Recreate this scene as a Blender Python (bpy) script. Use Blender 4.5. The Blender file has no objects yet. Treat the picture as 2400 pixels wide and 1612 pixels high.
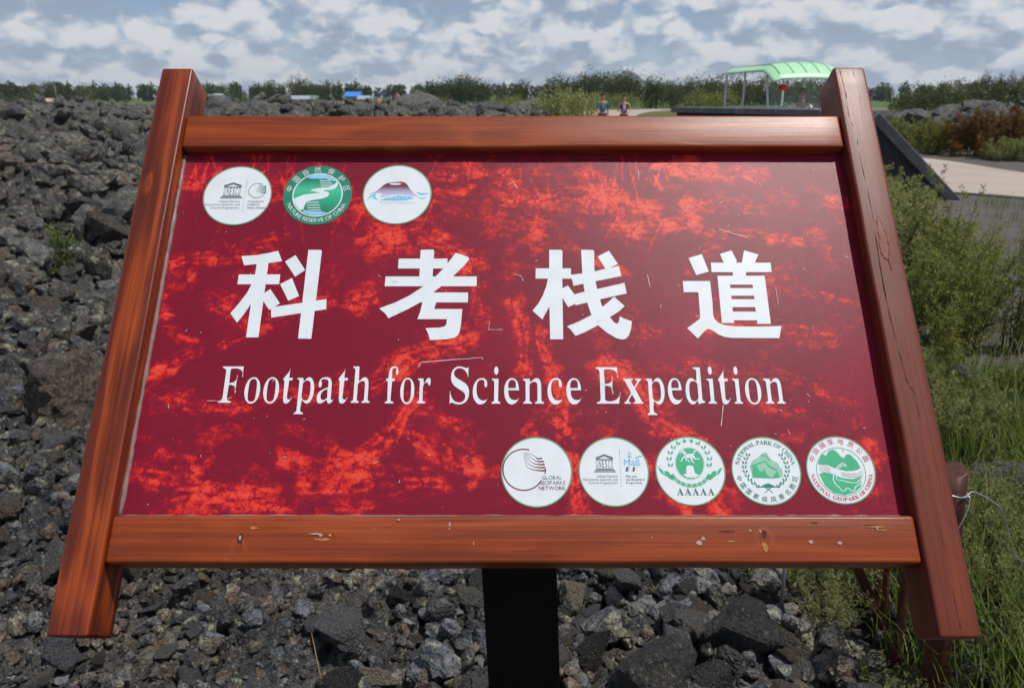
import bpy, bmesh, math, random
import numpy as np
from mathutils import Vector, Matrix

S = bpy.context.scene
COL = S.collection
R = math.radians
random.seed(7)
rng = np.random.default_rng(7)

# ------------------------------------------------------------------ camera
cam = bpy.data.cameras.new('camera')
cam.sensor_width = 36.0
cam.lens = 28.0
cam.clip_start = 0.05
cam.clip_end = 20000
cam.dof.use_dof = True
cam.dof.focus_distance = 1.33
cam.dof.aperture_fstop = 9.0
cam_ob = bpy.data.objects.new('camera', cam)
cam_ob.location = (0, 0, 1.6)
cam_ob.rotation_euler = (R(90 - 17.2), 0, 0)
COL.objects.link(cam_ob)
S.camera = cam_ob

# ------------------------------------------------------------------ sky and sun
SUN = Vector((0.55, -0.145, 1.407)).normalized()          # towards the sun
SUN_EL = math.asin(SUN.z)
SUN_AZ = math.atan2(SUN.x, SUN.y)                          # clockwise from +Y

def build_world():
    w = bpy.data.worlds.new('World')
    S.world = w
    w.use_nodes = True
    nt = w.node_tree
    N, L = nt.nodes, nt.links
    N.clear()
    out = N.new('ShaderNodeOutputWorld')
    sky = N.new('ShaderNodeTexSky')
    sky.sky_type = 'NISHITA'
    sky.sun_disc = False
    sky.sun_elevation = SUN_EL
    sky.sun_rotation = SUN_AZ
    sky.air_density = 0.7
    sky.dust_density = 0.0
    sky.ozone_density = 3.0
    b1 = N.new('ShaderNodeBackground'); b1.inputs[1].default_value = 0.10
    L.new(sky.outputs[0], b1.inputs[0])
    tc = N.new('ShaderNodeTexCoord')
    sep = N.new('ShaderNodeSeparateXYZ'); L.new(tc.outputs['Generated'], sep.inputs[0])
    def M(op, a, b=None, c=None):
        n = N.new('ShaderNodeMath'); n.operation = op
        for i, v in enumerate((a, b, c)):
            if v is None: continue
            if isinstance(v, (int, float)): n.inputs[i].default_value = v
            else: L.new(v, n.inputs[i])
        return n.outputs[0]
    z = M('ADD', M('MAXIMUM', sep.outputs[2], 0.0), 0.50)
    inv = M('DIVIDE', 1.0, z)
    def coords(shift):
        k = M('MULTIPLY', inv, shift)
        c = N.new('ShaderNodeCombineXYZ')
        L.new(M('MULTIPLY', sep.outputs[0], k), c.inputs[0])
        L.new(M('MULTIPLY', sep.outputs[1], k), c.inputs[1])
        return c.outputs[0]
    def noise(vec, scale, detail, rough, dist=0.0, off=0.0):
        n = N.new('ShaderNodeTexNoise')
        n.noise_dimensions = '3D'
        mp = N.new('ShaderNodeMapping'); mp.inputs[1].default_value = (off, off * 0.7, off * 0.3)
        L.new(vec, mp.inputs[0]); L.new(mp.outputs[0], n.inputs[0])
        n.inputs['Scale'].default_value = scale
        n.inputs['Detail'].default_value = detail
        n.inputs['Roughness'].default_value = rough
        n.inputs['Distortion'].default_value = dist
        return n.outputs[0]
    def ss(v, a, b):
        m = N.new('ShaderNodeMapRange'); m.interpolation_type = 'SMOOTHSTEP'
        L.new(v, m.inputs[0]); m.inputs[1].default_value = a; m.inputs[2].default_value = b
        return m.outputs[0]
    def puff(vec, scale, off):
        n = N.new('ShaderNodeTexVoronoi'); n.feature = 'F1'; n.voronoi_dimensions = '2D'
        mp = N.new('ShaderNodeMapping'); mp.inputs[1].default_value = (off, off * 0.7, 0.0)
        L.new(vec, mp.inputs[0]); L.new(mp.outputs[0], n.inputs['Vector'])
        n.inputs['Scale'].default_value = scale
        return n.outputs['Distance']
    def density(vec):
        lo = noise(vec, 4.0, 4, 0.5, 0.0, 3.1)
        pf = M('ADD', M('MULTIPLY', puff(vec, 9.5, 1.7), 0.46), M('MULTIPLY', puff(vec, 23.0, 5.1), 0.22))
        return M('SUBTRACT', M('ADD', lo, 0.30), pf)
    def warped(vec):
        w = N.new('ShaderNodeTexNoise'); w.noise_dimensions = '2D'
        w.inputs['Scale'].default_value = 13.0; w.inputs['Detail'].default_value = 3
        L.new(vec, w.inputs['Vector'])
        sb = N.new('ShaderNodeVectorMath'); sb.operation = 'SUBTRACT'; L.new(w.outputs['Color'], sb.inputs[0]); sb.inputs[1].default_value = (0.5, 0.5, 0.5)
        sc = N.new('ShaderNodeVectorMath'); sc.operation = 'SCALE'; L.new(sb.outputs[0], sc.inputs[0]); sc.inputs['Scale'].default_value = 0.085
        ad = N.new('ShaderNodeVectorMath'); ad.operation = 'ADD'; L.new(vec, ad.inputs[0]); L.new(sc.outputs[0], ad.inputs[1])
        return ad.outputs[0]
    p0, p1 = warped(coords(1.0)), warped(coords(0.962))
    d0, d1 = density(p0), density(p1)
    big = noise(p0, 0.9, 2, 0.5, 0.0, 9.0)
    dens = M('ADD', d0, M('MULTIPLY', M('SUBTRACT', big, 0.5), 0.25))
    thin = M('MULTIPLY', ss(sep.outputs[2], 0.12, 0.65), 0.30)      # the gaps open up overhead
    mask = ss(M('SUBTRACT', dens, thin), 0.07, 0.46)
    lit = M('ADD', 0.50, M('MULTIPLY', M('SUBTRACT', d0, d1), 2.8))
    lit = ss(lit, 0.0, 1.0)
    ramp = N.new('ShaderNodeValToRGB')
    cr = ramp.color_ramp
    cr.elements[0].position = 0.0; cr.elements[0].color = (0.37, 0.455, 0.58, 1)
    cr.elements[1].position = 1.0; cr.elements[1].color = (0.90, 0.91, 0.915, 1)
    e = cr.elements.new(0.45); e.color = (0.58, 0.655, 0.76, 1)
    L.new(lit, ramp.inputs[0])
    b2 = N.new('ShaderNodeBackground'); b2.inputs[1].default_value = 0.97
    L.new(ramp.outputs[0], b2.inputs[0])
    mx = N.new('ShaderNodeMixShader')
    L.new(M('MULTIPLY', mask, 0.93), mx.inputs[0])
    L.new(b1.outputs[0], mx.inputs[1]); L.new(b2.outputs[0], mx.inputs[2])
    L.new(mx.outputs[0], out.inputs[0])
build_world()

sun = bpy.data.lights.new('sun', 'SUN')
sun.energy = 5.0
sun.angle = R(0.53)
sun.color = (1.0, 0.955, 0.89)
sun_ob = bpy.data.objects.new('sun', sun)
sun_ob.rotation_euler = (-SUN).to_track_quat('-Z', 'Y').to_euler()
sun_ob.location = (0, 0, 30)
COL.objects.link(sun_ob)

S.view_settings.view_transform = 'Standard'
S.view_settings.look = 'None'
S.view_settings.exposure = -0.22
S.view_settings.gamma = 1.0
S.view_settings.use_curve_mapping = False
S.render.engine = 'CYCLES'
S.cycles.max_bounces = 8
S.cycles.volume_bounces = 0

# ------------------------------------------------------------------ helpers
def tag(o, label=None, cat=None, group=None, kind=None):
    if label: o['label'] = label
    if cat: o['category'] = cat
    if group: o['group'] = group
    if kind: o['kind'] = kind
    return o

def empty(name, loc, rz=0.0):
    o = bpy.data.objects.new(name, None)
    o.empty_display_size = 0.1
    o.location = loc
    o.rotation_euler = (0, 0, rz)
    COL.objects.link(o)
    return o

def obj(name, me, mat=None, parent=None, loc=None, rot=None):
    if mat is not None:
        me.materials.clear(); me.materials.append(mat)
    o = bpy.data.objects.new(name, me)
    COL.objects.link(o)
    if parent: o.parent = parent
    if loc is not None: o.location = loc
    if rot is not None: o.rotation_euler = rot
    return o

def copy_tree(o, parent=None):
    c = o.copy()
    COL.objects.link(c)
    c.parent = parent
    for ch in list(o.children):
        copy_tree(ch, c)
    return c

def mesh(name, v, f, smooth=False):
    me = bpy.data.meshes.new(name)
    me.from_pydata([tuple(map(float, p)) for p in v], [], [tuple(int(i) for i in q) for q in f])
    if smooth:
        me.polygons.foreach_set('use_smooth', [True] * len(me.polygons))
    me.update()
    return me

def np_mesh(name, v, f, smooth=False):
    """fast mesh from arrays; all faces have the same number of corners"""
    v = np.asarray(v, np.float32); f = np.asarray(f, np.int32)
    me = bpy.data.meshes.new(name)
    k = f.shape[1]
    me.vertices.add(len(v)); me.vertices.foreach_set('co', v.ravel())
    me.loops.add(f.size); me.loops.foreach_set('vertex_index', f.ravel())
    me.polygons.add(len(f))
    me.polygons.foreach_set('loop_start', np.arange(0, f.size, k, dtype=np.int32))
    me.polygons.foreach_set('use_smooth', np.full(len(f), smooth, bool))
    me.update(calc_edges=True)
    me.validate()
    return me

def bm_mesh(name, bm, smooth=False):
    me = bpy.data.meshes.new(name)
    bm.to_mesh(me); bm.free()
    if smooth:
        me.polygons.foreach_set('use_smooth', [True] * len(me.polygons))
    return me

def add_box(bm, lo, hi, bevel=0.0, seg=2, mat4=None):
    lo, hi = Vector(lo), Vector(hi)
    r = bmesh.ops.create_cube(bm, size=1.0)
    vs = r['verts']
    for v in vs:
        v.co = Vector(((lo.x + hi.x) / 2 + v.co.x * (hi.x - lo.x),
                       (lo.y + hi.y) / 2 + v.co.y * (hi.y - lo.y),
                       (lo.z + hi.z) / 2 + v.co.z * (hi.z - lo.z)))
    if bevel > 0:
        es = list({e for v in vs for e in v.link_edges})
        r2 = bmesh.ops.bevel(bm, geom=es, offset=bevel, segments=seg, profile=0.5, affect='EDGES')
        vs = list({v for f in r2['faces'] for v in f.verts} | {v for v in vs if v.is_valid})
    if mat4 is not None:
        bmesh.ops.transform(bm, matrix=mat4, verts=vs)
    return vs

def box_mesh(name, lo, hi, bevel=0.0, seg=2, mat4=None, smooth=False):
    bm = bmesh.new()
    add_box(bm, lo, hi, bevel, seg, mat4)
    return bm_mesh(name, bm, smooth)

def tube_mesh(name, pts, rad, sides=8, cap=True, smooth=True):
    """round bar along a list of points; rad is a number or a list"""
    pts = [Vector(p) for p in pts]
    n = len(pts)
    rads = [rad] * n if isinstance(rad, (int, float)) else rad
    v, f = [], []
    up = Vector((0.13, 0.21, 0.97))
    for i, p in enumerate(pts):
        d = (pts[min(i + 1, n - 1)] - pts[max(i - 1, 0)]).normalized()
        a = d.cross(up)
        if a.length < 1e-3: a = d.cross(Vector((1, 0, 0)))
        a.normalize(); b = d.cross(a)
        for k in range(sides):
            t = 2 * math.pi * k / sides
            v.append(p + (a * math.cos(t) + b * math.sin(t)) * rads[i])
    for i in range(n - 1):
        for k in range(sides):
            k2 = (k + 1) % sides
            f.append((i * sides + k, i * sides + k2, (i + 1) * sides + k2, (i + 1) * sides + k))
    if cap:
        f.append(tuple(range(sides - 1, -1, -1)))
        f.append(tuple((n - 1) * sides + k for k in range(sides)))
    me = mesh(name, v, f)
    if smooth:
        me.polygons.foreach_set('use_smooth', [len(p.vertices) == 4 for p in me.polygons])
    return me

# ---- numpy noise
def _h(ix, iy, seed):
    a = (ix.astype(np.int64) * 374761393 + iy.astype(np.int64) * 668265263 + seed * 1442695041) & 0xFFFFFFFF
    a = ((a ^ (a >> 13)) * 1274126177) & 0xFFFFFFFF
    a = ((a ^ (a >> 16)) * 2246822519) & 0xFFFFFFFF
    a = a ^ (a >> 15)
    return (a & 0xFFFFFF).astype(np.float64) / 0xFFFFFF

def vnoise(x, y, seed=0):
    ix = np.floor(x); iy = np.floor(y)
    fx = x - ix; fy = y - iy
    ux = fx * fx * fx * (fx * (fx * 6 - 15) + 10); uy = fy * fy * fy * (fy * (fy * 6 - 15) + 10)
    a = _h(ix, iy, seed); b = _h(ix + 1, iy, seed); c = _h(ix, iy + 1, seed); d = _h(ix + 1, iy + 1, seed)
    return (a * (1 - ux) + b * ux) * (1 - uy) + (c * (1 - ux) + d * ux) * uy

def fbm(x, y, seed=0, oct=5, gain=0.5):
    s = np.zeros_like(x); amp = 1.0; tot = 0.0; f = 1.0
    for o in range(oct):
        s += amp * vnoise(x * f + 17.3 * o, y * f - 9.1 * o, seed + o * 31)
        tot += amp; amp *= gain; f *= 2.03
    return s / tot

def fbm3(p, seed=0, oct=4):
    """cheap 3D noise from three 2D slices"""
    x, y, z = p[:, 0], p[:, 1], p[:, 2]
    return (fbm(x + z * 0.57, y + z * 0.31, seed, oct) + fbm(y + x * 0.43 + 5, z - x * 0.37, seed + 7, oct)
            + fbm(z + y * 0.29 - 3, x - y * 0.61, seed + 13, oct)) / 3

def worley(x, y, s, seed):
    px, py = x / s, y / s
    ix = np.floor(px); iy = np.floor(py)
    F1 = np.full(x.shape, 9.0); F2 = np.full(x.shape, 9.0)
    cx = np.zeros_like(x); cy = np.zeros_like(x); DX = np.zeros_like(x); DY = np.zeros_like(x)
    for ox in (-1, 0, 1):
        for oy in (-1, 0, 1):
            jx, jy = ix + ox, iy + oy
            qx = jx + 0.1 + 0.8 * _h(jx, jy, seed); qy = jy + 0.1 + 0.8 * _h(jx, jy, seed + 1)
            dx, dy = px - qx, py - qy
            d = np.sqrt(dx * dx + dy * dy)
            m = d < F1
            F2 = np.where(m, F1, np.minimum(F2, d))
            F1 = np.where(m, d, F1)
            cx = np.where(m, jx, cx); cy = np.where(m, jy, cy)
            DX = np.where(m, dx, DX); DY = np.where(m, dy, DY)
    return F1, F2, cx, cy, DX, DY

def sstep(a, b, x):
    t = np.clip((x - a) / (b - a), 0, 1)
    return t * t * (3 - 2 * t)

# ---- shader helpers
class G:
    def __init__(s, nt): s.nt = nt
    def new(s, t): return s.nt.nodes.new(t)
    def put(s, sock, v):
        if v is None: return
        if hasattr(v, 'is_linked') or hasattr(v, 'links'): s.nt.links.new(v, sock)
        else:
            if isinstance(v, (tuple, list)) and len(v) == 3 and sock.type == 'RGBA': v = (*v, 1)
            sock.default_value = v
    def coord(s, which='Object'):
        n = s.new('ShaderNodeTexCoord'); return n.outputs[which]
    def mapping(s, v, scale=(1, 1, 1), loc=(0, 0, 0)):
        n = s.new('ShaderNodeMapping'); s.put(n.inputs[0], v)
        n.inputs[3].default_value = scale; n.inputs[1].default_value = loc
        return n.outputs[0]
    def noise(s, v, scale=5, detail=4, rough=0.5, dist=0.0):
        n = s.new('ShaderNodeTexNoise'); s.put(n.inputs['Vector'], v)
        n.inputs['Scale'].default_value = scale; n.inputs['Detail'].default_value = detail
        n.inputs['Roughness'].default_value = rough; n.inputs['Distortion'].default_value = dist
        return n.outputs[0]
    def voro(s, v, scale=5, feature='F1', out=0, rand=1.0):
        n = s.new('ShaderNodeTexVoronoi'); n.feature = feature; s.put(n.inputs['Vector'], v)
        n.inputs['Scale'].default_value = scale; n.inputs['Randomness'].default_value = rand
        return n.outputs[out]
    def math(s, op, a, b=None, c=None, clamp=False):
        n = s.new('ShaderNodeMath'); n.operation = op; n.use_clamp = clamp
        for i, q in enumerate((a, b, c)): s.put(n.inputs[i], q)
        return n.outputs[0]
    def ss(s, v, a, b):
        n = s.new('ShaderNodeMapRange'); n.interpolation_type = 'SMOOTHSTEP'
        s.put(n.inputs[0], v); n.inputs[1].default_value = a; n.inputs[2].default_value = b
        return n.outputs[0]
    def ramp(s, v, stops):
        n = s.new('ShaderNodeValToRGB'); s.put(n.inputs[0], v)
        el = n.color_ramp.elements
        el[0].position, el[0].color = stops[0][0], (*stops[0][1], 1)
        el[1].position, el[1].color = stops[-1][0], (*stops[-1][1], 1)
        for p, c in stops[1:-1]:
            e = el.new(p); e.color = (*c, 1)
        return n.outputs[0]
    def mix(s, f, a, b, mode='MIX'):
        n = s.new('ShaderNodeMix'); n.data_type = 'RGBA'; n.blend_type = mode
        s.put(n.inputs[0], f); s.put(n.inputs[6], a); s.put(n.inputs[7], b)
        return n.outputs[2]
    def vmath(s, op, a, b=None):
        n = s.new('ShaderNodeVectorMath'); n.operation = op
        s.put(n.inputs[0], a)
        if b is not None: s.put(n.inputs[1], b)
        return n.outputs['Value'] if op in ('LENGTH', 'DISTANCE', 'DOT_PRODUCT') else n.outputs[0]
    def bump(s, h, strength=0.5, dist=0.01, normal=None):
        n = s.new('ShaderNodeBump'); s.put(n.inputs['Height'], h)
        n.inputs['Strength'].default_value = strength; n.inputs['Distance'].default_value = dist
        if normal is not None: s.put(n.inputs['Normal'], normal)
        return n.outputs[0]
    def rand(s):
        n = s.new('ShaderNodeObjectInfo'); return n.outputs['Random'], n.outputs['Location']

def mk(name, **kw):
    m = bpy.data.materials.new(name); m.use_nodes = True
    g = G(m.node_tree); b = m.node_tree.nodes['Principled BSDF']
    for k, v in kw.items():
        g.put(b.inputs[k.replace('_', ' ')], v)
    return m, g, b

def plain(name, col, rough=0.6, spec=0.4, var=0.12, scale=8.0, bump=0.0):
    """painted or printed surface with a little uneven tone"""
    m, g, b = mk(name)
    c = g.coord()
    n = g.noise(c, scale, 5, 0.6)
    lo = tuple(x * (1 - var) for x in col); hi = tuple(min(1, x * (1 + var)) for x in col)
    g.put(b.inputs['Base Color'], g.mix(g.ss(n, 0.3, 0.7), lo, hi))
    g.put(b.inputs['Roughness'], rough); g.put(b.inputs['Specular IOR Level'], spec)
    if bump: g.put(b.inputs['Normal'], g.bump(g.noise(c, scale * 12, 4), bump, 0.004))
    return m

def leaf_mat(name, c1, c2, c3=None, scale=3.0, trans=0.35):
    m, g, b = mk(name)
    c = g.coord()
    n = g.noise(c, scale, 4, 0.6)
    rnd, loc = g.rand()
    isl = g.new('ShaderNodeNewGeometry').outputs['Random Per Island']
    f = g.math('ADD', g.math('MULTIPLY', n, 0.7), g.math('MULTIPLY', isl, 0.35))
    col = g.mix(g.ss(f, 0.3, 0.75), c1, c2)
    if c3: col = g.mix(g.ss(isl, 0.8, 0.95), col, c3)
    g.put(b.inputs['Base Color'], col)
    g.put(b.inputs['Roughness'], 0.6); g.put(b.inputs['Specular IOR Level'], 0.25)
    tr = g.new('ShaderNodeBsdfTranslucent'); g.put(tr.inputs[0], g.mix(0.5, col, (0.16, 0.2, 0.02)))
    mx = g.new('ShaderNodeMixShader'); mx.inputs[0].default_value = trans
    g.nt.links.new(b.outputs[0], mx.inputs[1]); g.nt.links.new(tr.outputs[0], mx.inputs[2])
    g.nt.links.new(mx.outputs[0], g.nt.nodes['Material Output'].inputs[0])
    return m

# ------------------------------------------------------------------ lava and ground
def lava_mat(name, tint=(0.040, 0.042, 0.047), warm=(0.058, 0.050, 0.042), lichen=0.5, cream=0.5, per_obj=False, fine=1.0):
    m, g, b = mk(name)
    c = g.coord()
    if per_obj:
        rnd, loc = g.rand()
        c = g.vmath('ADD', c, loc)
    big = g.noise(c, 1.3, 4, 0.6)
    mid = g.noise(c, 9.0, 6, 0.62)
    fin = g.noise(c, 55.0 * fine, 5, 0.65)
    grit = g.voro(c, 95.0 * fine)
    base = g.mix(g.ss(g.math('ADD', g.math('MULTIPLY', big, 0.6), g.math('MULTIPLY', mid, 0.4)), 0.42, 0.62), tint, warm)
    tone = g.math('ADD', 0.22, g.math('ADD', g.math('MULTIPLY', g.ss(mid, 0.34, 0.68), 0.85), g.math('MULTIPLY', g.ss(fin, 0.36, 0.68), 0.95)))
    base = g.mix(1.0, base, tone, 'MULTIPLY')
    li = g.math('MULTIPLY', g.ss(g.noise(c, 13.0, 7, 0.66, 0.3), 0.575 - 0.07 * lichen, 0.645), g.ss(g.noise(c, 1.9, 3, 0.5), 0.38, 0.56))
    base = g.mix(g.math('MULTIPLY', li, 0.85), base, g.mix(fin, (0.23, 0.23, 0.14), (0.42, 0.42, 0.30)))
    spk = g.ss(g.noise(c, 34.0, 4, 0.65), 0.63 - 0.03 * lichen, 0.68)
    base = g.mix(g.math('MULTIPLY', spk, 0.75), base, (0.36, 0.33, 0.24))
    cr = g.ss(g.noise(c, 4.3, 6, 0.62, 0.5), 0.645 - 0.05 * cream, 0.70)
    base = g.mix(g.math('MULTIPLY', cr, 0.7), base, g.mix(fin, (0.20, 0.145, 0.11), (0.36, 0.29, 0.23)))
    g.put(b.inputs['Base Color'], base)
    g.put(b.inputs['Roughness'], g.math('ADD', 0.30, g.math('MULTIPLY', fin, 0.55)))
    g.put(b.inputs['Specular IOR Level'], 0.42)
    h = g.math('ADD', g.math('MULTIPLY', fin, 0.7), g.math('MULTIPLY', g.math('POWER', grit, 0.7), 0.5))
    nb = g.bump(h, 1.0, 0.022 / fine)
    nb = g.bump(g.noise(c, 22.0, 5, 0.65), 0.9, 0.035, nb)
    nb = g.bump(mid, 0.8, 0.06, nb)
    g.put(b.inputs['Normal'], nb)
    return m

LAVA = lava_mat('lava', lichen=0.75, cream=0.6)
ROCK = [lava_mat('rock_dark', (0.048, 0.050, 0.056), (0.062, 0.054, 0.047), 0.2, 0.1, True),
        lava_mat('rock_grey', (0.125, 0.127, 0.133), (0.145, 0.128, 0.11), 0.6, 0.4, True),
        lava_mat('rock_blue', (0.105, 0.114, 0.134), (0.13, 0.125, 0.122), 0.5, 0.6, True),
        lava_mat('rock_brown', (0.085, 0.068, 0.055), (0.13, 0.096, 0.072), 0.4, 0.6, True),
        lava_mat('rock_black', (0.018, 0.018, 0.020), (0.026, 0.022, 0.020), 0.0, 0.0, True),
        lava_mat('rock_cream', (0.24, 0.205, 0.155), (0.33, 0.27, 0.21), 0.6, 1.3, True)]

# road outline: near edge and far edge, from the right side round to the distance
ROAD_N = [(19, 5.5), (12, 10.4), (9.2, 12.3), (8.4, 13.1), (7.7, 13.8), (5.6, 15.3), (3.6, 18.5), (2.4, 24), (1.9, 33), (2.6, 48), (5.0, 70), (7.4, 88), (12, 104), (24, 118), (45, 126)]
ROAD_F = [(24, 9.0), (15, 13.2), (12, 15.2), (11.1, 17.3), (11.1, 21.6), (9.6, 25), (8.0, 30), (7.2, 38), (7.8, 52), (10.4, 70), (14.1, 88), (18, 98), (28, 109), (46, 117), (60, 120)]

def spline(pts, n=12):
    P = [np.array(p, float) for p in pts]
    out = []
    for i in range(len(P) - 1):
        p0 = P[max(i - 1, 0)]; p1 = P[i]; p2 = P[i + 1]; p3 = P[min(i + 2, len(P) - 1)]
        for k in range(n):
            t = k / n
            out.append(0.5 * ((2 * p1) + (p2 - p0) * t + (2 * p0 - 5 * p1 + 4 * p2 - p3) * t * t + (3 * p1 - p0 - 3 * p2 + p3) * t ** 3))
    out.append(P[-1])
    return np.array(out)
RN, RF = spline(ROAD_N), spline(ROAD_F)
RC = (RN + RF) / 2
RW = np.linalg.norm(RN - RF, axis=1) / 2

def road_dist(x, y):
    """distance outside the road (negative inside) and whether the point is beyond it"""
    d = np.full(x.shape, 1e9); side = np.zeros_like(x)
    for i in range(0, len(RC) - 1):
        a, b = RC[i], RC[i + 1]
        ab = b - a; L2 = ab @ ab
        t = np.clip(((x - a[0]) * ab[0] + (y - a[1]) * ab[1]) / L2, 0, 1)
        dx, dy = x - (a[0] + ab[0] * t), y - (a[1] + ab[1] * t)
        w = RW[i] * (1 - t) + RW[i + 1] * t
        dd = np.sqrt(dx * dx + dy * dy) - w
        s = np.sign(ab[0] * (y - a[1]) - ab[1] * (x - a[0]))
        m = dd < d
        d = np.where(m, dd, d); side = np.where(m, s, side)
    return d, side

XB_Y = np.array([0, 1.5, 2.3, 3.0, 4.0, 6, 9, 14, 20, 30, 45, 60, 90])
XB_X = np.array([1.05, 1.05, 1.12, 1.25, 1.3, 1.35, 1.4, 1.2, 0.9, 0.9, 1.6, 2.8, 4.0])

def lava_mask(x, y):
    wob = (fbm(x * 0.9, y * 0.9, 71, 4) - 0.5)
    e = np.interp(y, XB_Y, XB_X) + wob * (0.5 + 0.09 * y)
    w = 0.18 + 0.03 * y
    m1 = sstep(-w, w, e - x)
    far = 74 + 14 * (fbm(x * 0.05, x * 0.0 + 3, 75, 3) - 0.5)
    m1 = m1 * sstep(far + 6, far - 6, y)
    d, s = road_dist(x, y)
    off = np.where(y > 40, 2.5, 4.6) + 3.0 * wob
    m2 = np.where(s < 0, sstep(off - 0.8, off + 1.6, d), 0) * sstep(62, 52, y) * sstep(13, 20, y + x * 0.2)
    az = np.arctan2(x, y)
    m2 = m2 * sstep(R(48.5), R(41), az + R(6) * wob)
    m1 = m1 * sstep(R(-57), R(-51), az)
    return m1, m2

def lava_height(x, y, fine=True):
    r = np.sqrt(x * x + y * y)
    base = np.interp(y, [0, 2.5, 5, 12, 25, 45, 80], [-0.16, -0.12, -0.02, 0.22, 0.46, 0.62, 0.78])
    base = base + (fbm(x * 0.16, y * 0.16, 5, 3) - 0.5) * np.clip(0.28 * r - 0.5, 0.04, 1.15)
    wx = x + 0.35 * (fbm(x * 1.7, y * 1.7, 11, 3) - 0.5); wy = y + 0.35 * (fbm(x * 1.7, y * 1.7, 12, 3) - 0.5)
    h = base
    for s, amp, sd, near, far in ((3.4, 0.24, 101, 6, 16), (1.25, 0.20, 111, 2.6, 7), (0.42, 0.22, 121, 0, 1), (0.17, 0.30, 131, 0, 1), (0.075, 0.34, 141, 0, 1)):
        if s < 0.3 and not fine: continue
        F1, F2, cx, cy, dx, dy = worley(wx, wy, s, sd)
        k = _h(cx, cy, sd + 2)
        tilt = (_h(cx, cy, sd + 3) - 0.5) * dx * 1.3 + (_h(cx, cy, sd + 4) - 0.5) * dy * 1.3
        hh = (k ** 1.5 - 0.35) + tilt - 0.35 * F1 * F1
        crack = sstep(0.0, 0.5, F2 - F1)
        hh = hh * crack - 0.35 * (1 - crack)
        a = amp * s
        if near: a = a * sstep(near, far, r) + a * 0.22 * (1 - sstep(near, far, r))
        h = h + a * hh * 1.15
    # smoother slabs of compact lava at the left, loose fine grit in the middle
    return h + 0.02 * (fbm(x * 14, y * 14, 51, 4) - 0.5)

def ridge_height(x, y):
    h = lava_height(x, y, False)
    d, s = road_dist(x, y)
    return 0.55 + 0.35 * sstep(5, 11, d) + 1.0 * (h - np.interp(y, [0, 2.5, 5, 12, 25, 45, 80], [-0.16, -0.12, -0.02, 0.22, 0.46, 0.62, 0.78])) * 0.62

def build_lava():
    na, nr = 720, 620
    az = np.linspace(R(-58), R(50), na)
    rr = np.exp(np.linspace(math.log(0.7), math.log(96), nr))
    A, RR = np.meshgrid(az, rr)
    x = (np.sin(A) * RR).ravel(); y = (np.cos(A) * RR).ravel()
    m1, m2 = lava_mask(x, y)
    keep = (m1 > 0.01) | (m2 > 0.01)
    z = np.full(x.shape, -3.0)
    i1 = m1 >= np.maximum(m2, 0.01)
    z[i1] = lava_height(x[i1], y[i1]) - 0.45 * (1 - m1[i1])
    i2 = (~i1) & (m2 > 0.01)
    z[i2] = ridge_height(x[i2], y[i2]) * m2[i2] - 0.40 * (1 - m2[i2])
    idx = np.arange(na * nr).reshape(nr, na)
    q = np.stack([idx[:-1, :-1], idx[:-1, 1:], idx[1:, 1:], idx[1:, :-1]], -1).reshape(-1, 4)
    q = q[keep[q].all(1)][:, ::-1]
    used = np.unique(q); remap = np.full(na * nr, -1); remap[used] = np.arange(len(used))
    v = np.stack([x, y, z], 1)[used]
    me = np_mesh('lava_field', v, remap[q], False)
    return tag(obj('lava_field', me, LAVA), kind='structure')
LAVA_OB = build_lava()

def ground_z(x, y):
    m1, m2 = lava_mask(x, y)
    m = np.maximum(sstep(0.78, 1.0, m1), sstep(0.3, 0.9, m2))
    return -0.17 * sstep(0.0, 0.5, m1) - 0.45 * m + 0.03 * (fbm(x * 0.8, y * 0.8, 33, 3) - 0.5)

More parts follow.
